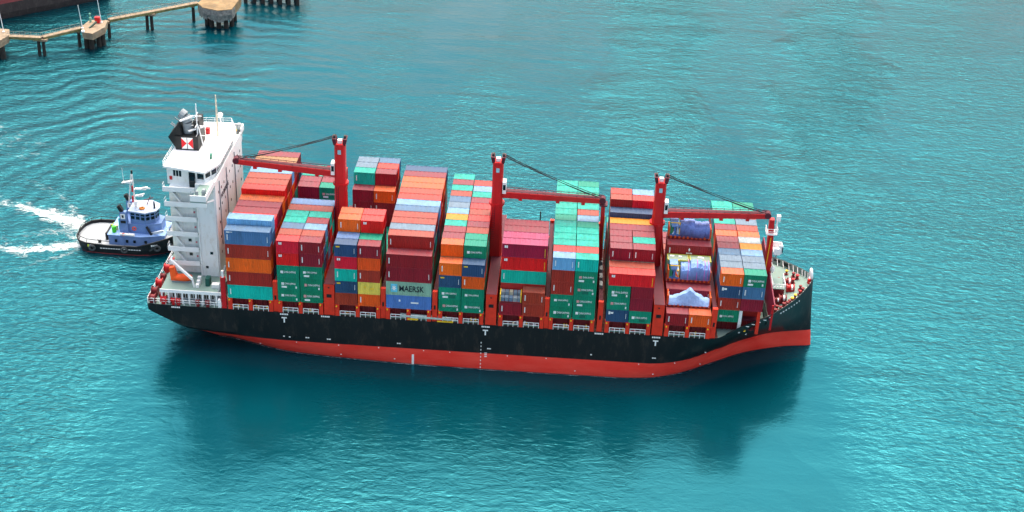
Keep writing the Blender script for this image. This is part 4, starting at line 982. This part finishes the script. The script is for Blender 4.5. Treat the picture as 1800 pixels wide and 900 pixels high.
for sg in (-1,1): MB().torus((-18.2, TUGY+sg*.8, -8.9), (1,sg*.5,0), .8, .3, 16, 8).build('tyre_fender', mat('tyre_grey',(70,76,80),.8), tug)
for q in range(16): MB().box(-35.8+q*.55,-35.4+q*.55,TUGY-5.72,TUGY-5.62,-11.0,-10.84).build('side_lettering', LETW, th)
for q in range(3): MB().box(-38.6+q*.5,-38.3+q*.5,TUGY-5.5,TUGY-5.36,-10.85,-10.3).build('side_lettering', mat('tug_yellow_green',(214,224,80)) if q == 0 else LETW, th)
for q in range(4): MB().box(-24.9+q*.34,-24.62+q*.34,TUGY-5.42+q*.1,TUGY-5.3+q*.1,-10.0,-9.65).build('side_lettering', LETW, th)
dh = MB().prism([(-34.4,36.3),(-27.5,36.0),(-22.6,37.3),(-22.6,43.1),(-27.5,44.4),(-34.4,44.1)], -10.9, -8.5).build('deckhouse', TB, tug)
MB().prism([(-34.6,36.1),(-27.4,35.8),(-22.4,37.1),(-22.4,43.3),(-27.4,44.6),(-34.6,44.3)], -8.5, -8.38).build('boat_deck', mat('tug_deck_blue',(128,162,214),.6,var=.08), dh)
ud = MB().prism([(-31.6,37.8),(-26.5,37.2),(-23.4,38.6),(-23.4,41.8),(-26.5,43.2),(-31.6,42.6)], -8.38, -6.2).build('upper_house', TB, dh)
for xx in (-33,-30.6,-29.0,-26.6): MB().box(xx,xx+.5,35.9,36.15,-10.0,-9.4).build('porthole', GLASS, dh)
MB().box(-31.8,-31.0,36.0,36.25,-10.85,-9.0).build('door', TB, dh)
for xx in (-30.4,-28.2): MB().torus((xx+1.4,37.45,-7.3),(0,-1,0),.38,.12,14,6).build('lifebuoy', ORNG, ud)
wp = [(-29.8,38.0),(-26.4,37.4),(-24.6,38.6),(-24.2,40.2),(-24.6,41.8),(-26.4,43.0),(-29.8,42.4)]
wh2 = MB().prism(wp, -6.2, -3.5).build('wheelhouse', TB, tug)
for a, b in list(zip(wp, wp[1:]))[:6]:
    for q in range(3 if math.dist(a,b) > 2.5 else 2):
        nn = 3 if math.dist(a,b) > 2.5 else 2
        d = Vector((b[0]-a[0], b[1]-a[1], 0)); nr = Vector((d.y,-d.x,0)).normalized()
        for z0, z1 in ((-5.2,-4.5),(-4.25,-3.85)):
            p0 = Vector((a[0],a[1],0))+d*((q+.15)/nn); p1 = Vector((a[0],a[1],0))+d*((q+.85)/nn)
            c = (p0+p1)/2; MB().beam((p0.x,p0.y,(z0+z1)/2),(p1.x,p1.y,(z0+z1)/2),.1,z1-z0).build('window', GLASS, wh2)
cxw, cyw = -27.0, 40.2
MB().prism([(cxw+(x-cxw)*1.12, cyw+(y-cyw)*1.12) for x, y in wp], -3.5, -3.25).build('wheelhouse_roof', mat('tug_roof',(160,176,198)), wh2)
MB().torus((-27.4,39.0,-3.05),(0,0,1),.42,.2,16,8).build('rescue_ring', mat('ring_amber',(200,120,40)), wh2); MB().cyl((-24.9,39.6,-3.25),(-24.9,39.6,-1.6),.22,.16).build('searchlight', BLACK, wh2)
MB().cyl((-28.4,38.6,-3.25),(-28.4,38.6,-1.7),.1).ball((-28.4,38.6,-1.4),.42,.42,.42).build('satellite_dome', WHITEC, wh2)
MB().beam((-26.9,41,-3.2),(-26.0,41,-1.1),.16).beam((-27.4,41,-2.1),(-25.4,41,-1.4),.12).build('fire_monitor', MAROON, wh2)
for yy in (37.6, 42.8):
    fl = MB().add([(-32.0,yy-.6,-8.38),(-30.2,yy-.6,-8.38),(-30.2,yy+.6,-8.38),(-32.0,yy+.6,-8.38),(-31.8,yy-.5,-3.3),(-30.4,yy-.5,-3.3),(-30.4,yy+.5,-3.3),(-31.8,yy+.5,-3.3)],
      [(0,3,2,1),(4,5,6,7),(0,1,5,4),(1,2,6,5),(2,3,7,6),(3,0,4,7)]).build('funnel', TB, tug)
    MB().beam((-31.3,yy,-3.3),(-32.0,yy,-2.0),.9,.7).build('exhaust', BLACK, fl)
    MB().box(-31.6,-30.6,yy-.6,yy-.57,-4.9,-3.7).build('funnel_badge', WHITEC, fl); MB().box(-31.3,-30.9,yy-.62,yy-.602,-4.6,-4.0).build('badge_stripe', BLACK, fl)
    MB().box(-31.65,-30.55,yy-.64,yy-.58,-5.9,-5.3).build('funnel_band', BLACK, fl)
mt = MB()
for dx, dy in ((-.8,-.8),(.7,-.8),(0,.9)): mt.cyl((-29.6+dx,40.2+dy,-3.25),(-29.3+dx*.2,40.2+dy*.2,4.4),.13,.08)
mt.cyl((-29.3,40.2,-1),(-29.3,40.2,5.0),.12)
mt = mt.build('mast', mat('mast_white',(232,226,224)), tug)
MB().cyl((-29.3,40.2,4.4),(-29.3,40.2,5.2),.2).build('mast_light', BLACK, mt); MB().cyl((-29.45,40.0,.2),(-29.4,40.05,1.6),.2).cyl((-29.5,39.9,-2.2),(-29.5,39.95,-.8),.2).build('mast_lamp_red', REDP, mt)
for z, x0, x1, w_ in ((2.6,-31.6,-29.2,.5),(1.2,-29.2,-26.2,.45),(-.4,-29.2,-27.0,.4)): MB().beam((x0,40.2,z-.5),(x1,40.2,z+.2),w_,.18).box(min(x0,x1)+.3,max(x0,x1)-.3,39.9,40.5,z-.4,z-.2).build('mast_arm', WHITEC, mt)
MB().beam((-27.2,39.4,1.6),(-26.0,41.2,.6),.3,.25).build('radar_scanner', WHITEC, mt)
MB().cyl((-31.2,40.2,2.6),(-31.3,40.2,5.6),.04).build('whip_antenna', WHITEC, mt)
MB().box(-32.6,-32.2,38.4,38.8,-8.3,-5.6).build('flag_bundle', mat('flag_teal',(40,170,160)), tug); MB().box(-32.35,-32.0,39.0,39.35,-6.0,-4.9).build('flag_tip', mat('flag_cream',(236,206,120)), tug)
MB().cyl((-33.4,37.4,-8.38),(-33.4,37.4,-7.0),.45).build('drum', mat('drum_green',(70,206,40)), tug); MB().cyl((-33.2,38.5,-8.38),(-33.2,38.5,-7.2),.4).build('drum', mat('drum_cream',(232,226,170)), tug)
for xx, yy in ((-34.9,42.5),(-35.2,41.7),(-33.2,43.2)): MB().cyl((xx,yy,-10.8),(xx,yy,-9.4),.22).box(xx-.3,xx+.3,yy-.2,yy+.2,-9.4,-9.0).build('deck_ventilator', mat('vent_olive',(150,160,40)), tug)
MB().cyl((-35.4,38.2,-10.8),(-35.4,38.2,-9.2),.3).cyl((-35.4,42.0,-10.8),(-35.4,42.0,-9.2),.3).beam((-35.4,38.2,-9.3),(-35.4,42.0,-9.3),.35).build('tow_bitt', BLACK, tug)
MB().tube([(-31.8,36.2,-8.1),(-28.6,36.0,-8.1)], .3, n=10).build('liferaft', WHITEC, tug); MB().torus((-31,36.0,-8.1),(0,-1,0),.3,.1,12,6).build('lifebuoy', ORNG, tug)
MB().beam((-25.6,37.6,-8.4),(-22.4,36.6,-7.0),.4,.5).build('ramp', mat('ramp_pale',(206,216,226)), tug); MB().beam((-26.3,37.3,-6.6),(-25.2,36.9,-8.3),.25,.5).build('strut', BLACK, tug)
MB().box(-36.8,-36.2,36.4,36.7,-10.8,-10.1).beam((-37.0,36.5,-10.0),(-36,36.5,-10.3),.12).build('deck_cleat', BLACK, tug)

# ------------------------------------------------------------------ jetty in the far left corner
CONC = mat('weathered_concrete', (138,124,106), .85, var=.3, scale=.7, dirt=(166,122,66), dirt_amt=.6)
CONC2 = mat('rusty_concrete', (132,110,78), .85, var=.4, scale=.3, dirt=(104,98,90), dirt_amt=.9, bump=.6)
PILE = mat('dark_pile', (44,42,40), .85, var=.4, scale=.9)
RAILM = mat('rail_grey', (150,150,140), .6)
def walkway(a, b, label):
    a = Vector(a); b = Vector(b); o0 = (a+b)/2; rt = empty('jetty_walkway', (o0.x, o0.y, a.z-.5), label, 'walkway', 'jetty walkways')
    MB().beam(a, b, 1.7, .28).build('deck', CONC, rt)
    d = (b-a).normalized(); sd_ = d.cross(Vector((0,0,1))).normalized()
    for s_ in (-1,1): MB().beam(a+sd_*s_*.85+Vector((0,0,-.3)), b+sd_*s_*.85+Vector((0,0,-.3)), .2, .6).build('girder', mat('girder_olive',(112,110,70),.8,var=.3,scale=.8), rt)
    for s_ in (-1,1):
        mb = MB(); L_ = (b-a).length; n = int(L_/1.5)
        for q in range(n+1): p = a.lerp(b,q/n)+sd_*s_*.8; mb.beam(p, p+Vector((0,0,1.05)), .06)
        mb.beam(a+sd_*s_*.8+Vector((0,0,1.05)), b+sd_*s_*.8+Vector((0,0,1.05)), .06); mb.build('hand_rail', RAILM, rt)
walkway((-94.2,141.9,-7.0), (-84.6,142.3,-7.0), 'level concrete walkway between the corner dolphin and the first pile pair')
walkway((-84.6,142.6,-7.0), (-76.4,151.4,-7.0), 'concrete walkway leading up to the dolphin with the red box')
walkway((-70.8,159.0,-7.0), (-61.0,167.2,-7.0), 'concrete walkway just beyond the dolphin with the red box')
walkway((-61.0,167.2,-7.0), (-49.4,177.0,-7.0), 'concrete walkway ending at the rust stained platform')
def bent(x, y, n, label, rot=0):
    rt = empty('pile_bent', (x,y,WATER-1), label, 'piles', 'jetty pile bents')
    for q in range(n):
        dx = (q-(n-1)/2)*1.5; MB().cyl((x+dx-.1,y,WATER-2),(x+dx*.85,y,-7.9),.5,.45,n=10).build('pile', PILE, rt)
    MB().box(x-.5-.7*n,x+.5+.7*n-.7*(n==1),y-.7,y+.7,-8.0,-7.42).build('pile_cap', CONC, rt)
bent(-85.0,142.3,2,'pair of dark piles under the walkway bend')
bent(-77.0,150.6,1,'single dark pile short of the dolphin with the red box')
bent(-70.9,158.8,1,'single dark pile behind the dolphin with the red box')
bent(-61.4,167.0,2,'pair of dark piles under the long walkway joint')
bent(-50.6,175.9,1,'single dark pile beside the rust stained platform')
def dolphin(poly, z0, z1, piles, label, m):
    cx = sum(p[0] for p in poly)/len(poly); cy = sum(p[1] for p in poly)/len(poly)
    rt = empty('mooring_dolphin', (cx,cy,WATER-1), label, 'dolphin', 'mooring dolphins')
    MB().prism(poly, z0, z1).build('platform', m, rt)
    MB().prism([(cx+(x-cx)*.985,cy+(y-cy)*.985) for x,y in poly], z0-.7, z0-.003).build('platform_soffit', CONC, rt)
    for x, y in piles: MB().cyl((x,y,WATER-2),(x,y,z0-.7),.75,.7,n=12).build('pile', PILE, rt)
    return rt
d1 = dolphin([(-76.2,150.6),(-74.4,146.6),(-71.4,145.9),(-69.6,151.6),(-70.4,156.6),(-75.4,156.6)], -7.7, -6.5, [(-74.8,150.0),(-73.2,149.4),(-71.8,151.6),(-70.9,152.6),(-74.2,154)], 'pale concrete mooring dolphin carrying a red box and two white poles', CONC)
MB().box(-74.8,-74.0,146.5,147.3,-6.5,-6.1).build('corner_block', WHITEC, d1); MB().beam((-73.6,150,-6.5),(-72.2,152.4,-5.4),.4).build('mooring_hook', mat('hook_dark',(60,80,70)), d1)
tag(MB().box(-73.2,-71.9,154.0,155.2,-6.498,-4.9).box(-73.3,-71.8,153.95,155.25,-4.9,-4.75).build('equipment_box', REDP, None, (-72.5,154.6,-6.5)), 'red equipment box standing on the pale mooring dolphin', 'box')
tag(MB().box(-75.0,-74.5,154.6,155.2,-6.498,-5.2).cyl((-74.75,154.9,-5.2),(-74.75,154.9,-4.3),.12).ball((-74.75,154.9,-4.1),.28,.28,.25).build('navigation_light', mat('lamp_green',(120,180,160)), None, (-74.7,154.9,-6.5)), 'small green and white navigation light on the pale dolphin', 'lamp')
dolphin([(-100,146),(-99,136.5),(-94.4,136.5),(-93.4,141.2),(-94.8,145.6)], -7.9, -6.5, [(-96,139),(-94.6,138.4),(-97,142)], 'concrete dolphin cut by the left edge of the picture', CONC)
for x, y, z1, lb in ((-95.6,143.4,1.0,'thin white pole on the dolphin at the picture edge'), (-75.4,149.6,.3,'thin white pole on the near corner of the pale dolphin'), (-71.6,154.8,2.0,'thin white pole behind the red box on the dolphin')):
    tag(MB().cyl((x,y,-6.498),(x-.6,y,z1),.13,.08,n=8).box(x-.3,x+.3,y-.3,y+.3,-6.498,-6.3).build('light_pole', WHITEC, None, (x,y,-6.5)), lb, 'pole', 'white poles on the jetty')
pf = dolphin([(-48.6,173.8),(-46.2,170.4),(-41.5,168.6),(-37.6,170.4),(-37.2,181),(-47.6,182)], -8.2, -6.0, [(-46.0,173.5),(-44.2,171.8),(-42.0,171.2),(-39.8,171.4),(-38.6,173.4),(-38.8,178),(-46,178)], 'rust stained concrete platform at the end of the walkways', CONC2)
SPALL = mat('spalled_concrete',(112,114,112),.9,var=.45,scale=1.2,bump=.9)
edge = [(-48.0,172.9),(-47.0,171.5),(-46.2,170.3),(-45,169.8),(-43.4,169.2),(-41.5,168.5),(-40,169.2),(-38.6,169.9),(-37.6,170.4),(-37.4,173)]
for (x0,y0),(x1,y1) in zip(edge, edge[1:]):
    dz = [-8.4-1.6*random.random() for _ in range(3)]
    MB().add([(x0,y0-.1,-6.15),(x1,y1-.1,-6.2),(x1+.1,y1-.35,-7.4-random.random()*.4),(x0+.1,y0-.45,-7.3-random.random()*.5),(x0,y0-.15,dz[0]),((x0+x1)/2,(y0+y1)/2-.3,dz[2]),(x1,y1-.1,dz[1]),
      (x0,y0+.6,-6.4),(x1,y1+.6,-6.4),(x0,y0+.6,dz[0]+.3),(x1,y1+.6,dz[1]+.3)], [(0,1,2,3),(3,2,6,5,4),(0,7,8,1),(4,5,6,10,9),(0,3,4,9,7),(1,8,10,6,2),(7,9,10,8)]).build('broken_edge', SPALL, pf)
wf = empty('wharf', (-30,196,WATER-1), 'dark piled wharf at the top edge of the picture', 'wharf')
MB().box(-40,-21.5,193.5,206,-7.2,-5.8).build('deck', CONC, wf)
for q in range(7): MB().cyl((-39+q*2.7,194.4,WATER-2),(-39+q*2.7,194.4,-7.2),.6,n=10).build('pile', PILE, wf)
for q in range(6): MB().cyl((-37.6+q*2.7,198.4,WATER-2),(-37.6+q*2.7,198.4,-7.2),.6,n=10).build('pile', PILE, wf)
# big moored ship in the corner
mv = empty('moored_ship', (-100,186,WATER), 'dusky red hull of a moored ship in the upper left corner', 'ship')
a = Vector((-118,156.0,0)); b = Vector((-80.0,190.5,0)); d = (b-a).normalized(); nrm = Vector((-d.y,d.x,0))
V = []
for p, e in ((a,0),(b,0)):
    for off, z in ((-.4,6),(-.2,-3.0),(0,-7.5),(.3,-10.5),(1.2,WATER-1)): q = p+nrm*off; V.append((q.x,q.y,z))
    for off, z in ((24,WATER-1),(24,6)): q = p+nrm*off; V.append((q.x,q.y,z))
m1 = mat('moored_red',(150,70,72),.55,var=.15,scale=.3); m2 = mat('moored_boot',(62,52,52),.6,var=.3,scale=.4,dirt=(110,100,96),dirt_amt=.5)
mb = MB(); mb.add(V, [(0,1,8,7),(1,2,9,8)], 0); mb.add(V, [(2,3,10,9),(3,4,11,10)], 1); mb.add(V, [(5,12,13,6),(0,7,13,6),(0,6,5,4,3,2,1),(7,8,9,10,11,12,13)], 0); mb.build('hull', [m1, m2], mv)

# ------------------------------------------------------------------ foam of the tug's wash
def foam_mat(name, thr, dens):
    m = bpy.data.materials.new(name); m.use_nodes = True; t = m.node_tree; b = t.nodes['Principled BSDF']
    b.inputs['Base Color'].default_value = (.82,.9,.9,1); b.inputs['Roughness'].default_value = .8
    geo = N(t,'ShaderNodeNewGeometry'); uv = N(t,'ShaderNodeUVMap')
    nz = N(t,'ShaderNodeTexNoise',Scale=.42,Detail=8.0,Roughness=.78,Distortion=1.4); mp = N(t,'ShaderNodeMapping'); mp.inputs['Scale'].default_value = (.8,1.3,1)
    t.links.new(geo.outputs['Position'],mp.inputs[0]); t.links.new(mp.outputs[0],nz.inputs['Vector'])
    sx = N(t,'ShaderNodeSeparateXYZ'); t.links.new(uv.outputs[0],sx.inputs[0])
    # across the strip: full in the middle, ragged at the sides; along it: thins out
    ab = N(t,'ShaderNodeMath',operation='SUBTRACT'); ab.inputs[1].default_value = .5; t.links.new(sx.outputs['Y'],ab.inputs[0])
    aa = N(t,'ShaderNodeMath',operation='ABSOLUTE'); t.links.new(ab.outputs[0],aa.inputs[0])
    ed = N(t,'ShaderNodeMapRange'); ed.inputs['From Min'].default_value = .5; ed.inputs['From Max'].default_value = .08; ed.inputs['To Min'].default_value = -.22; ed.inputs['To Max'].default_value = .14; t.links.new(aa.outputs[0],ed.inputs[0])
    al = N(t,'ShaderNodeMapRange'); al.inputs['To Min'].default_value = .08; al.inputs['To Max'].default_value = -.12; t.links.new(sx.outputs['X'],al.inputs[0])
    s1 = N(t,'ShaderNodeMath',operation='ADD'); t.links.new(nz.outputs['Fac'],s1.inputs[0]); t.links.new(ed.outputs[0],s1.inputs[1])
    s2 = N(t,'ShaderNodeMath',operation='ADD'); t.links.new(s1.outputs[0],s2.inputs[0]); t.links.new(al.outputs[0],s2.inputs[1])
    fa = N(t,'ShaderNodeMapRange'); fa.inputs['From Min'].default_value = thr; fa.inputs['From Max'].default_value = thr+.28; fa.inputs['To Max'].default_value = dens; t.links.new(s2.outputs[0],fa.inputs[0])
    t.links.new(fa.outputs[0],b.inputs['Alpha']); return m
def foam(pts, ws, label, thr=.5, dens=.9):
    me = bpy.data.meshes.new('wake_foam'); V = []; n = len(pts)
    P_ = [Vector((p[0],p[1],WATER+.05)) for p in pts]; rows = []
    for i in range(n-1):
        for k in range(6): t = k/6; rows.append((P_[i].lerp(P_[i+1],t), ws[i]+(ws[i+1]-ws[i])*t))
    rows.append((P_[-1], ws[-1])); N_ = len(rows)
    for i, (p, w_) in enumerate(rows):
        d = (rows[min(N_-1,i+1)][0]-rows[max(0,i-1)][0]).normalized(); s_ = Vector((-d.y,d.x,0)); k_ = min(1, i/8)*(w_ > 2); p = p+s_*(1.5*noise.noise(Vector((p.x*.16, p.y*.16, len(pts))))+.6*noise.noise(Vector((p.x*.5, p.y*.5, 4))))*k_; w_ = w_*(1+.5*noise.noise(Vector((p.x*.2, 3, p.y*.2)))*k_); V += [p-s_*w_/2, p+s_*w_/2]
    me.from_pydata([tuple(v) for v in V], [], [(2*i,2*i+2,2*i+3,2*i+1) for i in range(N_-1)])
    uvl = me.uv_layers.new(name='UVMap')
    for pl in me.polygons:
        for li in pl.loop_indices: vi = me.loops[li].vertex_index; uvl.data[li].uv = ((vi//2)/(N_-1), vi % 2)
    me.materials.append(foam_mat('foam', thr, dens)); o = bpy.data.objects.new('wake_foam', me); COL.objects.link(o); return tag(o, label, None, None, 'stuff')
foam([(-41.6,43.6),(-43.7,45.2),(-47.6,48.3),(-51.1,50.0),(-54.9,51.7),(-58.9,53.8),(-62.5,54.9),(-70,57.5),(-84,61)], [5,10,12,11,10,10,11,13,14], 'white wash streaming from the far quarter of the tug', .52, 1.0)
foam([(-41.0,38.0),(-44.3,36.9),(-47,35.8),(-50.2,34.8),(-53.4,34.7),(-56.3,34.4),(-60,35),(-70,36),(-84,37)], [5,8,10,10,11,11,12,13,14], 'white wash streaming from the near quarter of the tug', .54, 1.0)
foam([(-41.9,41.2),(-44.4,42.3),(-48.3,43.2),(-51.4,41.4),(-54.7,40.2),(-59,38.4),(-70,39)], [8,9,12,13,13,12,14], 'broken foam between the two wash streams', .62, .8)
foam([(-44,46),(-47,53),(-53,60),(-61,66),(-72,70)], [4,6,7,7,8], 'faint foam streak trailing up from the wash', .63, .6)
foam([(-41,36),(-46,30),(-53,25),(-62,22)], [3,6,8,9], 'faint foam streak trailing down from the wash', .64, .6)
foam([(-42.0,39.5),(-42.3,42.5),(-41.4,45.2),(-39.5,46.2)], [1.6,2.0,1.8,1.0], 'churned foam around the tug stern', .46, .9)
foam([(-90,16),(-56,8),(-24,4)], [50,40,26], 'scattered white flecks on the water below the wash', .71, .7)
foam([(-92,90),(-56,82),(-22,72)], [60,52,40], 'scattered white flecks on the water beyond the tug', .71, .7)
# a thin broken line of disturbed water along the big hull
wl = []
for r in SS:
    if -4 <= r[4][0] <= 113.2: wl.append((r[4][0], CY-r[4][1]-.35))
foam(wl[::2], [.7]*len(wl[::2]), 'thin broken wet line along the ship side', .6, .5)
